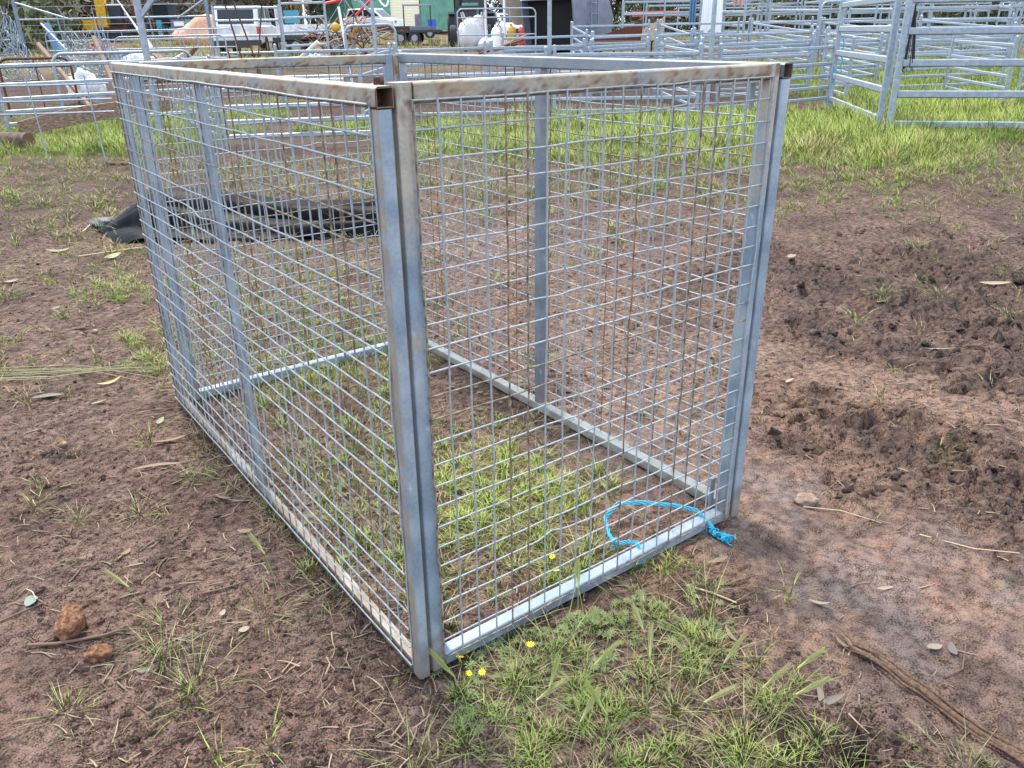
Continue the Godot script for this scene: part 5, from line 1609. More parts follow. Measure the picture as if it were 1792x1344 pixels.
	# tangled netting, white pole and blue cover at far left
	for k in 3:
		var p: Array = [[-13.4, -23.0, 1.5, "tall tangle of pale wire netting at the far left"], [-15.2, -24.5, 1.9, "tangle of wire netting at the left edge before the trees"], [-11.4, -23.6, 0.9, "low white tangle of wire netting left of the hurdle"]][k]
		var o := thing("netting_tangle", p[3], "wire netting", g3(p[0], p[1]))
		var b := MB.new()
		for i in 70:
			var pts := PackedVector3Array()
			var a := rng.randf() * TAU
			var y: float = rng.randf() * p[2]
			var rr: float = 0.75 * (1.0 - 0.75 * y / p[2]) + 0.12
			for s in 7:
				var e := a + s * 0.28
				pts.append(Vector3(cos(e) * rr * 1.2, maxf(0.0, y + (s - 3) * rng.randf_range(-0.06, 0.16) * (1 if i % 2 else -2)), sin(e) * rr * 0.6))
			b.tube(pts, 0.009, 0.009, 4, false)
		obj("netting_wire", b.mesh(), M["galv"], o)
	var bt := MB.new()
	bt.prism(PackedVector2Array([Vector2(-0.2, 1.25), Vector2(-0.1, 1.3), Vector2(0.3, 0.1), Vector2(0.02, 0.0), Vector2(-0.08, 0.6)]), -0.12, 0.12, Transform3D(), 0.03)
	var bo := obj("blue_cover", bt.mesh(), M["sky_blue"])
	bo.position = g3(-13.9, -27)
	tag(bo, "narrow blue sheet hung on the fence post at left", "cover")
	var pw := MB.new()
	pw.rod(g3(-14.0, -26.6, 1.3), g3(-12.9, -26.4, 0.05), 0.025, 8)
	tag(obj("white_pole", pw.mesh(), M["white_plastic"]), "white pole leaning against the blue sheet at left", "pole")
	var nb := MB.new()
	nb.lathe(Vector3.ZERO, [Vector2(0.0, 1.7), Vector2(0.012, 1.7), Vector2(0.035, 0.7), Vector2(0.09, 0.15), Vector2(0.08, 0.0), Vector2(0.0, 0.0)], 10)
	var no_ := obj("bundled_netting", nb.mesh(), M["white_plastic"])
	no_.position = g3(-11.2, -27.5, 0.5)
	no_.rotation.z = 0.5
	tag(no_, "bundle of white netting hanging slantwise beside the tall braced post", "netting")
	# scrap iron heap
	var sc := thing("scrap_heap", "tangled heap of rusty pipes and wire left of the shed", "scrap heap", g3(-5.6, -30.5))
	for k in 110:
		var b := MB.new()
		var a := rng.randf() * TAU
		var p0 := Vector3(rng.randf_range(-1.1, 1.1), rng.randf_range(0, 0.9), rng.randf_range(-0.5, 0.5))
		var d := Vector3(cos(a), rng.randf_range(-0.1, 0.9), sin(a) * 0.4).normalized() * rng.randf_range(0.5, 1.3)
		var p2 := p0 + d
		p2.y = clampf(p2.y, 0.02, 1.9 - absf(p2.x) * 0.6)
		b.tube(PackedVector3Array([p0, (p0 + p2) * 0.5 + Vector3(0, rng.randf_range(-0.1, 0.25), 0), p2]), rng.randf_range(0.012, 0.028), 0.012, 5, false)
		obj("scrap_pipe", b.mesh(), M[["rust", "rust", "galv", "orange_paint", "galv_rusty"][k % 5]], sc)
	for q in [[-0.25, 1.0, 0.15], [0.5, 1.0, 0.13]]:
		var b := MB.new()
		b.ball(Vector3(q[0], q[1], 0.3), Vector3(q[2], q[2], q[2] * 0.8), 14, 9)
		obj("round_float", b.mesh(), M["yellow_paint"], sc)
	var tp := thing("pipe_tripod", "thin pipe tripod standing over the scrap heap", "tripod", g3(-5.3, -29.2))
	for q in [Vector3(-1.4, 0, 0.3), Vector3(1.2, 0, 0.3), Vector3(0.1, 0, -0.8)]:
		var b := MB.new()
		b.rod(q, Vector3(0, 1.85, 0), 0.012, 6)
		obj("leg", b.mesh(), M["galv"], tp)
	for q in [["rust", g3(-5.1, -30, 1.3), g3(-4.3, -30, 2.0), "red arm of a farm implement rising from the scrap heap", "red_paint", 0.09], ["rust", g3(-6.3, -31, 1.75), g3(-5.7, -31, 1.85), "small red tool bar above the left of the scrap heap", "red_paint", 0.1], ["x", g3(-4.55, -28, 0.4), g3(-4.95, -28, 2.1), "dark steel bar leaning right of the scrap heap", "black_paint", 0.04], ["y", g3(-6.0, -24.3, 0.15), g3(-5.2, -24.2, 0.75), "pale round post lying across the narrow gate", "concrete", 0.13]]:
		var b := MB.new()
		b.rod(q[1], q[2], q[5] * 0.5, 8)
		tag(obj("round_post" if q[4] == "concrete" else ("farm_implement" if q[4] == "red_paint" else "steel_bar"), b.mesh(), M[q[4]]), q[3], "post" if q[4] == "concrete" else ("implement" if q[4] == "red_paint" else "steel bar"))
	var hf := thing("curved_pipes", "white curved pipe ends hooked above the scrap heap", "pipes", g3(-5.1, -30.2))
	for s in 2:
		var b := MB.new()
		var pts := PackedVector3Array()
		for k in 9:
			var a := PI * k / 8.0
			pts.append(Vector3(-0.2 + 0.75 * s + 0.3 * sin(a * 0.5) * (1 + s), 2.35 - 0.55 * sin(a) - 0.05 * k * s, 0))
		b.tube(pts, 0.035, 0.03, 8)
		obj("pipe", b.mesh(), M["white_plastic"], hf)
	# flat trailer and framed buggy
	var tr := thing("flat_trailer", "dark flat trailer standing before the shed", "trailer", g3(-5.1, -45), 0.0)
	blocks(tr, [["deck", Vector3(0, 0.62, 0), Vector3(3.6, 0.12, 1.8), "black_paint"], ["draw_bar", Vector3(2.3, 0.55, 0), Vector3(1.2, 0.1, 0.12), "rust"], ["load", Vector3(-0.6, 0.78, 0.3), Vector3(1.6, 0.18, 0.6), "rust"], ["load", Vector3(0.9, 0.76, -0.2), Vector3(1.2, 0.14, 0.8), "slate"]])
	for s in [-0.85, 0.85]:
		wheel(tr, Vector3(-0.2, 0.32, s), 0.32, 0.2)
		wheel(tr, Vector3(0.5, 0.32, s), 0.32, 0.2)
	var bg := thing("farm_buggy", "small open farm buggy with a canopy before the cream roller door", "buggy", g3(-5.3, -53), 0.1)
	blocks(bg, [["canopy", Vector3(0, 1.85, 0), Vector3(1.7, 0.07, 1.3), "galv"], ["post", Vector3(-0.8, 1.2, 0.6), Vector3(0.06, 1.3, 0.06), "black_paint"], ["post", Vector3(0.8, 1.2, 0.6), Vector3(0.06, 1.3, 0.06), "black_paint"], ["post", Vector3(-0.8, 1.2, -0.6), Vector3(0.06, 1.3, 0.06), "black_paint"], ["post", Vector3(0.8, 1.2, -0.6), Vector3(0.06, 1.3, 0.06), "black_paint"], ["seat", Vector3(0.05, 1.0, 0), Vector3(0.4, 0.7, 1.1), "slate"], ["body", Vector3(0, 0.55, 0), Vector3(1.9, 0.3, 1.2), "galv_dark"], ["hood", Vector3(0.85, 0.85, 0), Vector3(0.5, 0.4, 1.1), "blue_paint"]])
	for x in [-0.7, 0.7]:
		for s in [-0.6, 0.6]: wheel(bg, Vector3(x, 0.3, s), 0.3, 0.22)
	# tractor with front loader
	var tt := thing("tractor", "dark green tractor with a black front loader facing the yards", "tractor", g3(-1.7, -43), 0.0)
	blocks(tt, [["cab", Vector3(0, 2.2, -1.6), Vector3(1.3, 1.5, 1.3), "dark_glass"], ["cab_roof", Vector3(0, 3.0, -1.6), Vector3(1.5, 0.16, 1.5), "shed_green"], ["hood", Vector3(0, 1.55, -0.2), Vector3(0.75, 0.8, 1.7), "shed_green"], ["grille", Vector3(0, 1.5, 0.67), Vector3(0.62, 0.66, 0.05), "black_paint"], ["loader_upright", Vector3(-0.62, 1.65, 0.5), Vector3(0.2, 2.5, 0.26), "black_paint", Vector3(0, 0, -0.06)], ["loader_upright", Vector3(0.62, 1.65, 0.5), Vector3(0.2, 2.5, 0.26), "black_paint", Vector3(0, 0, 0.06)], ["loader_crossbar", Vector3(0, 1.75, 0.75), Vector3(1.1, 0.16, 0.16), "black_paint"], ["loader_crossbar", Vector3(0, 1.15, 0.8), Vector3(1.1, 0.3, 0.16), "rust"], ["mudguard", Vector3(-0.95, 1.55, -1.5), Vector3(0.42, 0.1, 1.3), "slate"], ["mudguard", Vector3(0.95, 1.55, -1.5), Vector3(0.42, 0.1, 1.3), "slate"], ["work_lamp", Vector3(-0.5, 3.12, -0.9), Vector3(0.18, 0.12, 0.1), "white_plastic"], ["work_lamp", Vector3(0.5, 3.12, -0.9), Vector3(0.18, 0.12, 0.1), "white_plastic"]])
	for s in [-1.0, 1.0]:
		wheel(tt, Vector3(s * 0.95, 0.8, -1.5), 0.8, 0.5, Vector3.RIGHT)
		wheel(tt, Vector3(s * 0.8, 0.5, 0.5), 0.5, 0.36, Vector3.RIGHT)
	# white bulk bag with lifting loops
	var bb := thing("bulk_bag", "full white bulk bag with lifting loops before the tractor", "bulk bag", g3(-1.35, -36, -0.02), 0.3)
	var b1 := MB.new()
	b1.ball(Vector3(0, 0.62, 0), Vector3(0.62, 0.72, 0.55), 22, 14, nA, 0.22, 1.3)
	b1.ball(Vector3(0.22, 0.95, 0.05), Vector3(0.36, 0.42, 0.4), 16, 10, nA, 0.3, 1.6)
	obj("bag", b1.mesh(), M["sack"], bb)
	for q in [[-0.35, -0.6], [0.3, 0.15], [0.42, 0.05]]:
		var b := MB.new()
		b.tube(PackedVector3Array([Vector3(q[0] - 0.05, 1.05, 0.2), Vector3(q[0] + q[1] * 0.3, 1.5, 0.2), Vector3(q[0] + q[1] * 0.3 + 0.08, 1.5, 0.2), Vector3(q[0] + 0.08, 1.1, 0.2)]), 0.028, 0.028, 6)
		obj("lifting_loop", b.mesh(), M["sack"], bb)
	var b2 := MB.new()
	b2.ball(Vector3.ZERO, Vector3(0.6, 0.26, 0.4), 16, 10, nA, 0.4, 1.5)
	var bo2 := obj("slumped_sack", b2.mesh(), M["sack"])
	bo2.position = g3(-0.55, -35.2, 0.3)
	tag(bo2, "half empty white sack slumped right of the bulk bag", "sack")
	# timber lengths, crate, gas bottles
	var tl := [[-0.9, -29.5, 0.6, -30.3, 0.5], [-0.7, -29.8, 0.75, -30.6, 0.62], [-0.95, -29.9, 0.4, -30.2, 0.36], [-0.5, -29.3, 0.5, -30.4, 0.3]]
	for k in 4:
		var b := MB.new()
		b.bar(g3(tl[k][0], tl[k][1], 0.1 + 0.02 * k), g3(tl[k][2], tl[k][3], tl[k][4]), 0.16, 0.05, Vector3.UP, 0.006)
		tag(obj("timber_length", b.mesh(), M["sawn"] if k % 2 else M["rust"]), ["brown timber length right of the bulk bag, second from the top", "pale timber length right of the bulk bag, topmost of the stack", "brown timber length sloping low right of the bulk bag", "pale timber length nearest in the stack right of the bulk bag"][k], "timber")
	for q in [[0.2, -31.2, "yellow_paint", "yellow gas bottle standing left of the red one before the hopper"], [0.62, -31.2, "red_paint", "red gas bottle standing before the hopper"], [-0.35, -31.4, "white_plastic", "white drum standing left of the yellow gas bottle"]]:
		var b := MB.new()
		b.lathe(Vector3.ZERO, [Vector2(0.0, 0.0), Vector2(0.15, 0.0), Vector2(0.17, 0.06), Vector2(0.17, 0.5), Vector2(0.12, 0.62), Vector2(0.05, 0.66), Vector2(0.05, 0.74), Vector2(0, 0.74)], 16)
		var o := obj("gas_bottle" if q[2] != "white_plastic" else "drum", b.mesh(), M[q[2]])
		o.position = g3(q[0], q[1], 0.25)
		tag(o, q[3], "gas bottle" if q[2] != "white_plastic" else "drum")
		var s := MB.new()
		s.box(Vector3.ZERO, Vector3(0.4, 0.25, 0.4), 0.01)
		var p := obj("block", s.mesh(), M["concrete"])
		p.position = g3(q[0], q[1], 0.125)
		tag(p, "pale block under the " + ("yellow gas bottle" if q[2] == "yellow_paint" else ("red gas bottle" if q[2] == "red_paint" else "white drum")), "block")
	var tb := MB.new()
	tb.lathe(Vector3.ZERO, [Vector2(0, 0.0), Vector2(0.5, 0.0), Vector2(0.55, 0.3), Vector2(0.5, 0.32), Vector2(0.46, 0.06), Vector2(0, 0.06)], 20)
	var to := obj("round_tub", tb.mesh(), M["slate"])
	to.position = g3(0.85, -29.6)
	tag(to, "round grey tub left of the dark grain bin", "tub")
	# hopper
	var hp := thing("cone_hopper", "beige cone bottomed hopper on pipe legs", "hopper", g3(0.5, -34.5))
	var hc := MB.new()
	hc.lathe(Vector3(0, 0.95, 0), [Vector2(0.0, 0.0), Vector2(0.16, 0.02), Vector2(1.35, 1.75), Vector2(1.35, 3.4), Vector2(0.0, 3.9)], 28)
	obj("hopper_shell", hc.mesh(), M["cone_beige"], hp)
	for k in 4:
		var a := TAU * k / 4.0 + 0.4
		var b := MB.new()
		b.rod(Vector3(cos(a) * 1.4, 0, sin(a) * 1.4), Vector3(cos(a) * 1.38, 3.0, sin(a) * 1.38), 0.045, 8)
		obj("leg", b.mesh(), M["white_plastic"], hp)
		var e := a + TAU / 4.0
		var s := MB.new()
		s.rod(Vector3(cos(a) * 1.4, 0.4, sin(a) * 1.4), Vector3(cos(e) * 1.38, 2.6, sin(e) * 1.38), 0.025, 6)
		obj("brace", s.mesh(), M["galv"], hp)
	# dark grain bin
	var gb := thing("grain_bin", "large grey steel bin with a black open front and a ladder", "bin", g3(2.1, -31.2), -0.62)
	var side := PackedVector2Array([Vector2(-1.15, 0.25), Vector2(-1.3, 0.9), Vector2(-0.75, 1.75), Vector2(0.1, 1.85), Vector2(0.95, 1.35), Vector2(0.72, 0.12), Vector2(-0.4, 0.0)])
	var sides := Transform3D(Basis(Vector3(0, 0, 1), Vector3(0, 1, 0), Vector3(-1, 0, 0)), Vector3.ZERO)
	for s in [-0.82, 0.8]:
		var b := MB.new()
		b.prism(side, -s - 0.02, -s + 0.02, sides)
		obj("side_sheet", b.mesh(), M["slate"], gb)
	for k in 6:
		var a: Vector2 = side[k if k < 4 else k]
		var e: Vector2 = side[(k + 1) % 7]
		if k == 4: continue
		var b := MB.new()
		b.bar(Vector3(0, a.y, a.x), Vector3(0, e.y, e.x), 1.58, 0.03, Vector3(0, 0.6, 0.8) if k != 2 else Vector3.UP, 0.005)
		obj("roof_sheet" if k < 4 else "floor_sheet", b.mesh(), M["slate"], gb)
	blocks(gb, [["opening_shade_sheet", Vector3(0, 0.75, 0.55), Vector3(1.52, 1.2, 0.02), "bin_shade_black", Vector3(0.18, 0, 0)], ["tarp_roll", Vector3(-0.1, 2.1, -0.3), Vector3(1.7, 0.5, 1.0), "navy"], ["end_box", Vector3(0.82, 2.0, -0.35), Vector3(0.3, 0.36, 0.9), "slate"], ["skid", Vector3(-0.6, -0.02, 0), Vector3(0.14, 0.16, 2.0), "black_paint"], ["skid", Vector3(0.6, -0.02, 0), Vector3(0.14, 0.16, 2.0), "black_paint"]])  # black sheet added just inside the mouth stands in for interior shade
	var ld := MB.new()
	for z in [0.1, -0.25]: ld.rod(Vector3(0.9, 0.3, z), Vector3(0.9, 1.35, z), 0.018, 6)
	for y in [0.45, 0.72, 0.99, 1.26]: ld.rod(Vector3(0.9, y, 0.1), Vector3(0.9, y, -0.25), 0.015, 6)
	obj("ladder", ld.mesh(), M["galv_dark"], gb)
	gb.scale = Vector3.ONE * 1.28
	# rusty trough and red implement
	var wt := thing("rusty_trough", "rust streaked steel trough with flared sides right of the grain bin", "trough", g3(3.9, -28.2, 0.42), -0.1)
	var w1 := MB.new()
	w1.prism(PackedVector2Array([Vector2(-1.4, 0.0), Vector2(0.5, 0.0), Vector2(0.5, 0.55), Vector2(0.42, 0.58), Vector2(-1.35, 0.03)]), -0.02, 0.02)
	obj("trough_side", w1.mesh(), M["rust"], wt)
	var w2 := MB.new()
	w2.prism(PackedVector2Array([Vector2(0.45, 0.0), Vector2(1.15, 0.0), Vector2(1.2, 0.72), Vector2(0.5, 0.36)]), 0.03, 0.07)
	obj("trough_end", w2.mesh(), M["galv_rusty"], wt)
	var w3 := MB.new()
	w3.bar(Vector3(-1.4, 0.02, 0.4), Vector3(0.9, 0.02, 0.4), 0.8, 0.03, Vector3.UP, 0.004)
	obj("trough_floor", w3.mesh(), M["rust"], wt)
	var w4 := MB.new()
	for k in 4: w4.rod(Vector3(-1.0 + k * 0.6, -0.5, 0.2), Vector3(-1.0 + k * 0.6, 0.0, 0.2), 0.03, 6)
	obj("stand", w4.mesh(), M["rust"], wt)
	var ri := thing("red_implement", "red farm implement behind the rusty trough", "implement", g3(7.3, -43.0), 0.1)
	blocks(ri, [["tool_bar", Vector3(0, 1.35, 0), Vector3(2.2, 0.25, 0.3), "red_paint"], ["frame", Vector3(-0.2, 0.9, 0), Vector3(1.6, 0.3, 0.9), "rust"], ["upright", Vector3(0.3, 1.5, 0), Vector3(0.15, 0.7, 0.2), "rust"], ["wheel_guard", Vector3(-0.9, 0.6, 0.3), Vector3(0.5, 0.6, 0.4), "red_paint"], ["stand", Vector3(0.6, 0.4, 0), Vector3(0.12, 0.8, 0.12), "black_paint"]])
	# sacks and covers hung on the rails
	for q in [[6.4, -27.3, 0.62, 1.3, "white_plastic", "white sheet hanging over the rails in the middle of the pens", 1.35], [5.75, -27.1, 0.2, 1.0, "sky_blue", "blue sheet hanging left of the white one on the rails", 1.3], [7.15, -27.2, 0.3, 0.7, "flesh_cloth", "salmon coloured cloth hanging right of the tall middle post", 1.55]]:
		var b := MB.new()
		var prev := -1
		var n := 18
		for k in n + 1:
			var f := float(k) / n
			var x: float = (f - 0.5) * q[2]
			var zz := 0.05 * sin(f * 16.0) + 0.03 * sin(f * 31.0)
			var nn := Vector3(-0.8 * cos(f * 16.0), 0, 1).normalized()
			var hh: float = q[3] * (0.92 + 0.08 * sin(f * 9.0))
			var i := b.vert(Vector3(x, 0.0, zz * 0.4), nn); b.vert(Vector3(x * 1.05, -hh * 0.5, zz), nn); b.vert(Vector3(x * 1.08, -hh, zz * 1.2), nn)
			if prev >= 0:
				for s in 2:
					b.face(prev + s, prev + s + 1, i + s + 1); b.face(prev + s, i + s + 1, i + s)
			prev = i
		var o := obj("hung_cover", b.mesh(), M[q[4]])
		o.position = g3(q[0], q[1], q[6] + 0.55)
		tag(o, q[5], "cover")
	# concrete slab seen over the cage's back rail
	var sl := MB.new()
	sl.box(Vector3.ZERO, Vector3(2.6, 0.1, 2.2), 0.02)
	var slo := obj("concrete_slab", sl.mesh(), M["concrete"])
	slo.position = g3(-5.4, -21.4, 0.06)
	slo.rotation.y = 0.2
	tag(slo, "pale concrete slab on the ground behind the cage's far rail", "slab")

func build_shed() -> void:
	var o := thing("green_shed", "large green ribbed steel shed with a cream roller door", "shed", g3(-11.3, -80.5, -0.1), 0.42)
	var W := 8.8
	var D := 14.0
	var H := 4.3
	# ribbed front and left walls; door opening left free in the front
	var dx0 := -1.3
	var dx1 := 1.35
	var dh := 2.9
	for wall in 2:
		var b := MB.new()
		var len_ := W if wall == 0 else D
		var n := int(len_ / 0.2)
		for k in n:
			var x0 := -len_ * 0.5 + len_ * k / n
			var x1 := x0 + len_ / n
			var xm := (x0 + x1) * 0.5
			var y0 := 0.0
			if wall == 0 and xm > dx0 and xm < dx1: y0 = dh
			var top := H + (W * 0.5 - absf(xm)) * 0.25 if wall == 0 else H
			for s in 4:
				var a := lerpf(x0, x1, [0.0, 0.3, 0.5, 0.8][s])
				var e := lerpf(x0, x1, [0.3, 0.5, 0.8, 1.0][s])
				var za: float = [0.0, 0.0, 0.035, 0.035][s]
				var ze: float = [0.0, 0.035, 0.035, 0.0][s]
				var pa := Vector3(a, y0, za)
				var pe := Vector3(e, y0, ze)
				var pf := Vector3(e, top, ze)
				var pg := Vector3(a, top, za)
				if wall == 0:
					b.quad(pa + Vector3(0, 0, D * 0.5), pe + Vector3(0, 0, D * 0.5), pf + Vector3(0, 0, D * 0.5), pg + Vector3(0, 0, D * 0.5), Vector3.BACK)
				else:
					var t := Transform3D(Basis(Vector3.UP, -PI / 2), Vector3(-W * 0.5, 0, 0))
					b.quad(t * pa, t * pe, t * pf, t * pg, Vector3.LEFT)
		obj("front_wall" if wall == 0 else "side_wall", b.mesh(), M["shed_green"], o)
	for q in [[Vector3(W * 0.5, H * 0.5, 0), Vector3(0.08, H, D - 0.1)], [Vector3(0, H * 0.5, -D * 0.5), Vector3(W, H, 0.08)]]:
		var b := MB.new()
		b.box(q[0], q[1], 0.004)
		obj("plain_wall", b.mesh(), M["shed_green"], o)
	for s in [-1.0, 1.0]:
		var b := MB.new()
		b.bar(Vector3(s * W * 0.27, H + W * 0.125 + 0.08, -D * 0.5 - 0.1), Vector3(s * W * 0.27, H + W * 0.125 + 0.08, D * 0.5 + 0.2), W * 0.56, 0.08, Vector3(s * 0.24, 0.97, 0), 0.004)
		obj("roof", b.mesh(), M["shed_green"], o)
	var gt := MB.new()
	gt.bar(Vector3(-W * 0.5 - 0.1, H, -D * 0.5), Vector3(-W * 0.5 - 0.1, H, D * 0.5), 0.14, 0.14, Vector3.UP, 0.01)
	obj("gutter", gt.mesh(), M["white_plastic"], o)
	var dr := MB.new()
	for k in 24:
		var y := dh * k / 24.0
		dr.quad(Vector3(dx0, y, D * 0.5 - 0.1), Vector3(dx1, y, D * 0.5 - 0.1), Vector3(dx1, y + dh / 48.0, D * 0.5 - 0.07), Vector3(dx0, y + dh / 48.0, D * 0.5 - 0.07), Vector3.BACK)
		dr.quad(Vector3(dx0, y + dh / 48.0, D * 0.5 - 0.07), Vector3(dx1, y + dh / 48.0, D * 0.5 - 0.07), Vector3(dx1, y + dh / 24.0, D * 0.5 - 0.1), Vector3(dx0, y + dh / 24.0, D * 0.5 - 0.1), Vector3.BACK)
	obj("roller_door", dr.mesh(), M["cream"], o)
	for q in [[-3.0, 2.75, 0.95, 0.62], [2.85, 3.65, 0.75, 0.75], [3.9, 3.75, 0.4, 0.5]]:
		var c := Vector3(q[0], q[1], D * 0.5 + 0.05)
		var w: float = q[2]
		var h: float = q[3]
		var f := MB.new()
		for s in [-1.0, 1.0]:
			f.box(c + Vector3(s * w * 0.5, 0, 0), Vector3(0.07, h + 0.07, 0.08), 0.006)
			f.box(c + Vector3(0, s * h * 0.5, 0.002), Vector3(w - 0.072, 0.07, 0.08), 0.006)
		f.box(c + Vector3(0, 0, 0.004), Vector3(0.05, h - 0.072, 0.06), 0.006)
		var wn := obj("window", f.mesh(), M["white_plastic"], o)
		for s in [-1.0, 1.0]:
			var g := MB.new()
			g.box(c + Vector3(s * w * 0.25, 0, -0.01), Vector3(w * 0.5 - 0.06, h - 0.08, 0.02), 0.003)
			obj("pane", g.mesh(), M["dark_glass"], wn)

# ------------------------------------------------------------------ trees
func crown_mesh(sd: int, clumps: int, per: int, R: Vector3, leaf: float) -> ArrayMesh:
	var r := RandomNumberGenerator.new()
	r.seed = sd
	var b := MB.new()
	for k in clumps:
		var d := Vector3(r.randfn(), r.randfn(), r.randfn()).normalized()
		var c := d * R * pow(r.randf(), 0.45)
		var cs := r.randf_range(0.45, 0.95) * R.x * 0.34
		var tone := r.randf_range(0.55, 1.35)
		for i in per:
			var p := c + Vector3(r.randfn(), r.randfn() * 0.8, r.randfn()) * cs * 0.6
			var a := Vector3(r.randfn(), r.randfn() - 0.9, r.randfn()).normalized()
			var s := a.cross(Vector3(r.randfn(), r.randfn(), r.randfn())).normalized()
			var l := leaf * r.randf_range(0.6, 1.4)
			var nn := a.cross(s).normalized()
			if nn.y < 0: nn = -nn
			b.col = Color(1, 1, 1) * tone * r.randf_range(0.8, 1.2)
			var q := b.vert(p, nn)
			b.vert(p + a * l * 0.5 + s * l * 0.17, nn)
			b.vert(p + a * l, nn)
			b.vert(p + a * l * 0.5 - s * l * 0.17, nn)
			b.face(q, q + 1, q + 2); b.face(q, q + 2, q + 3)
	return b.mesh()

func trunk_mesh(sd: int, h: float, r0: float) -> ArrayMesh:
	var r := RandomNumberGenerator.new()
	r.seed = sd
	var b := MB.new()
	var pts := PackedVector3Array()
	for k in 6:
		pts.append(Vector3(r.randfn() * 0.12 * k * 0.4, h * k / 5.0, r.randfn() * 0.12 * k * 0.4))
	b.tube(pts, r0, r0 * 0.4, 8)
	for k in 9:
		var s: Vector3 = pts[1 + k % 4]
		var a := r.randf() * TAU
		var l := h * r.randf_range(0.25, 0.5)
		b.tube(PackedVector3Array([s, s + Vector3(cos(a) * l * 0.4, l * 0.4, sin(a) * l * 0.4), s + Vector3(cos(a) * l * 0.8, l, sin(a) * l * 0.8)]), r0 * 0.4, r0 * 0.1, 6, false)
	return b.mesh()

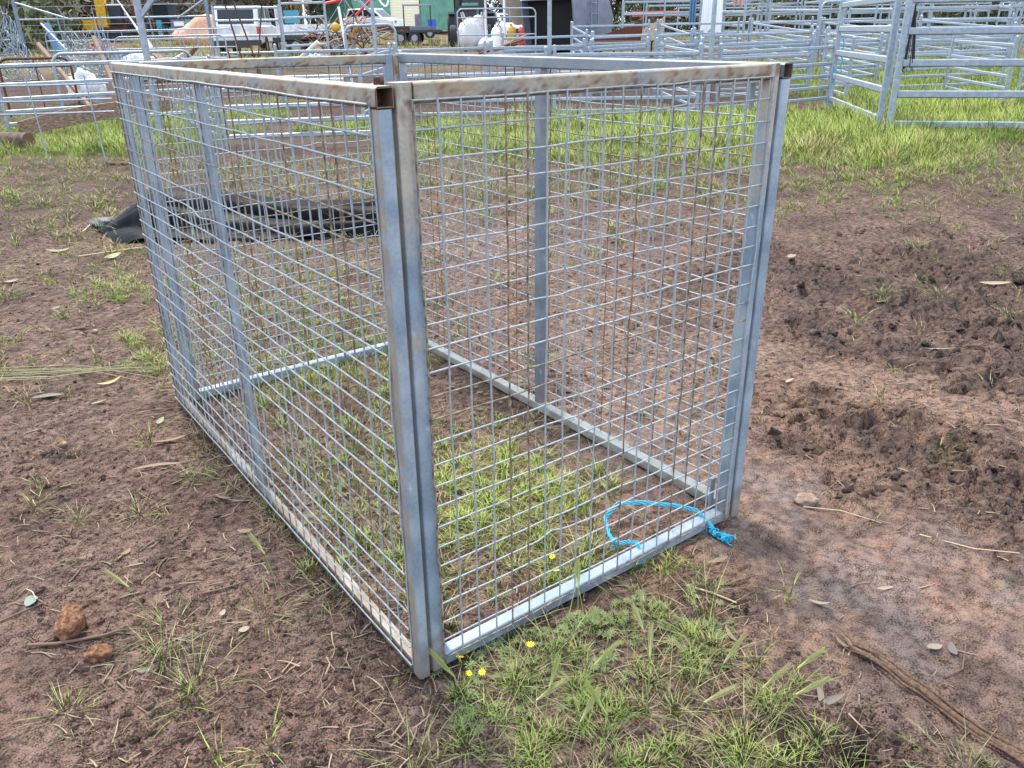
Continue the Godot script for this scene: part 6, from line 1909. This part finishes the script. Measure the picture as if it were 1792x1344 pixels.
func build_trees() -> void:
	var crowns := [crown_mesh(1, 90, 34, Vector3(2.9, 3.2, 2.6), 0.42), crown_mesh(2, 90, 34, Vector3(3.2, 2.8, 2.8), 0.36), crown_mesh(3, 70, 40, Vector3(2.4, 3.6, 2.4), 0.4)]
	var bushes := [crown_mesh(4, 60, 30, Vector3(2.2, 1.3, 1.5), 0.3), crown_mesh(5, 50, 34, Vector3(1.7, 1.5, 1.4), 0.28)]
	var trunks := [trunk_mesh(6, 6.0, 0.2), trunk_mesh(7, 6.5, 0.16), trunk_mesh(8, 7.0, 0.24)]
	var tones := {"olive": lin(0.13, 0.14, 0.065), "grey": lin(0.15, 0.145, 0.105), "dark": lin(0.06, 0.075, 0.035), "gold": lin(0.42, 0.32, 0.04), "brown": lin(0.16, 0.125, 0.09)}
	for k in tones:
		var m := mat("crown_" + k, tones[k], 0.8)
		m.vertex_color_use_as_albedo = true
		m.backlight_enabled = true
		m.backlight = Color(0.3, 0.3, 0.3)
	var names := {"olive": "olive green gum tree in the bush behind the yards", "grey": "grey green gum tree in the bush behind the yards", "dark": "dark green tree in the bush behind the yards", "gold": "yellow flowering wattle among the gums behind the yards", "brown": "brown leaved thin tree in the bush behind the yards"}
	# x, z, size, tone, lift of the crown
	var list := [[-31, -50, 1.0, "olive", 2.6], [-27.5, -47, 0.7, "gold", 4.2], [-35.5, -56, 1.1, "grey", 3.0], [-30, -58, 1.1, "brown", 3.2], [-26, -60, 1.0, "grey", 3.0], [-22.5, -60, 1.1, "brown", 3.2], [-20, -62, 1.0, "olive", 3.6], [-19.3, -66, 1.15, "brown", 3.6], [-21.5, -68, 1.1, "gold", 4.6], [-25, -70, 1.2, "dark", 3.6], [-33, -68, 1.2, "olive", 3.4], [-39, -64, 1.2, "brown", 3.4], [-18.3, -71, 1.2, "gold", 3.6], [-17, -78, 1.3, "grey", 4.2], [-28, -82, 1.4, "brown", 4.0], [-21.5, -82, 1.4, "dark", 4.0], [-36, -80, 1.4, "grey", 4.0], [-43, -76, 1.4, "dark", 4.0],
		[-16.2, -93, 1.3, "gold", 3.0], [-20.0, -94, 1.4, "grey", 3.4], [-13.0, -96, 1.4, "brown", 3.4], [-24.0, -92, 1.4, "dark", 3.4], [-9.0, -98, 1.4, "grey", 3.4], [-5.0, -97, 1.4, "dark", 3.6], [1.5, -92, 1.2, "dark", 3.6], [-2.0, -98, 1.3, "grey", 4.2], [5.5, -90, 1.2, "dark", 3.4], [10.5, -84, 1.2, "dark", 3.2], [14.5, -82, 1.2, "olive", 3.2], [18.5, -78, 1.2, "dark", 3.2], [23, -80, 1.2, "grey", 3.2], [27, -76, 1.2, "dark", 3.2], [31.5, -80, 1.3, "olive", 3.2], [36, -78, 1.3, "dark", 3.2], [41, -80, 1.3, "grey", 3.2], [46.5, -78, 1.3, "dark", 3.2], [52, -80, 1.3, "olive", 3.2]]
	for i in list.size():
		var q: Array = list[i]
		var o := thing("tree", names[q[3]], "tree", g3(q[0], q[1], -0.1), i * 1.3, q[3] + " trees in the bush behind the yards")
		obj("trunk", trunks[i % 3], M["trunk"], o).scale = Vector3.ONE * q[2]
		var c := obj("crown", crowns[i % 3], null, o)
		c.material_override = M["crown_" + q[3]]
		c.position.y = q[4] + 0.8
		c.scale = Vector3.ONE * q[2]
	var bl := [[-30, -41, "olive"], [-27, -42, "brown"], [-24, -43, "olive"], [-32.5, -44, "grey"], [-28.5, -45, "brown"], [-25.5, -46, "grey"], [-22.8, -54, "brown"], [-20.3, -54.5, "brown"], [-36, -48, "olive"], [9.5, -62, "dark"], [13, -60, "dark"], [16.5, -58, "olive"], [20, -57, "dark"], [23.5, -58, "dark"], [27, -57, "olive"], [31, -58, "dark"], [35, -57, "dark"], [39, -58, "olive"], [-33, -52, "brown"], [-29, -54, "olive"], [-27, -56, "brown"], [-24.5, -57, "grey"], [-21.5, -57.5, "brown"], [-19, -58, "grey"], [-38, -58, "brown"], [-32, -62, "grey"], [-25, -64, "brown"], [-18, -70, "brown"], [3, -84, "dark"], [8, -80, "dark"], [13, -76, "dark"], [17, -72, "olive"], [21, -74, "dark"], [25, -72, "olive"], [30, -74, "dark"], [35, -72, "olive"], [40, -74, "dark"], [46, -72, "olive"]]
	for i in bl.size():
		var q: Array = bl[i]
		var o := thing("bush", "low scrubby bush at the foot of the trees", "bush", g3(q[0], q[1]), i * 0.9, "scrubby bushes at the foot of the trees")
		var c := obj("foliage", bushes[i % 2], null, o)
		c.material_override = M["crown_" + q[2]]
		c.position.y = 1.2
		c.scale = Vector3.ONE * (1.25 + 0.25 * (i % 3))
	# thin bare saplings in front of the bush
	var sap := trunk_mesh(12, 5.5, 0.06)
	for i in 26:
		var x := -34.0 + i * 0.85 + rng.randf_range(-0.3, 0.3)
		var z := -56.0 - rng.randf() * 5.0
		var o := obj("sapling", sap, M["trunk"])
		o.position = g3(x, z, -0.1)
		o.rotation.y = rng.randf() * 6.0
		tag(o, "thin bare trunk standing at the edge of the bush", "tree", "thin bare trunks at the edge of the bush")

# ------------------------------------------------------------------ everything
func _ready() -> void:
	rng.seed = 4711
	var cam := Camera3D.new()
	cam.name = "camera"
	cam.fov = 51.17
	cam.near = 0.05
	cam.far = 600.0
	cam.position = Vector3(0, 1.37, 0)
	cam.basis = Basis(Vector3.RIGHT, deg_to_rad(-23.9605)) * Basis(Vector3.BACK, deg_to_rad(-1.0225))
	add_child(cam)
	cam.current = true
	var we := WorldEnvironment.new()
	we.name = "environment"
	var env := Environment.new()
	env.background_mode = Environment.BG_SKY
	var sky := Sky.new()
	var pm := ProceduralSkyMaterial.new()
	pm.sky_top_color = Color(0.80, 0.87, 0.96)
	pm.sky_horizon_color = Color(0.90, 0.93, 0.97)
	pm.sky_curve = 0.2
	pm.sky_energy_multiplier = 0.82
	pm.ground_bottom_color = Color(0.35, 0.3, 0.26)
	pm.ground_horizon_color = Color(0.6, 0.58, 0.55)
	sky.sky_material = pm
	env.sky = sky
	env.tonemap_mode = Environment.TONE_MAPPER_LINEAR
	env.tonemap_exposure = 4.3
	env.sdfgi_enabled = true
	env.ssao_enabled = true
	env.ssil_enabled = true
	we.environment = env
	add_child(we)
	var sun := DirectionalLight3D.new()
	sun.name = "sun"
	sun.light_energy = 0.5
	sun.light_color = Color(1.0, 0.96, 0.9)
	sun.light_angular_distance = 10.0
	sun.shadow_enabled = true
	sun.rotation = Vector3(deg_to_rad(-56), deg_to_rad(-150), 0)
	add_child(sun)

	nCell.seed = 5
	nCell.noise_type = FastNoiseLite.TYPE_CELLULAR
	nCell.cellular_return_type = FastNoiseLite.RETURN_DISTANCE
	nCell.frequency = 1.0
	nCell.fractal_type = FastNoiseLite.FRACTAL_NONE
	for q in [[nA, 1, 0.9, 3], [nB, 2, 1.0, 2], [nC, 3, 1.0, 2], [nD, 4, 1.0, 2]]:
		q[0].seed = q[1]
		q[0].frequency = q[2]
		q[0].fractal_octaves = q[3]
		q[0].noise_type = FastNoiseLite.TYPE_SIMPLEX_SMOOTH
	make_materials()
	build_ground()
	build_shed()
	build_trees()
	build_yards()
	build_machines()
	build_cage()
	build_black_sheet()
	build_grass()
	build_small_things()
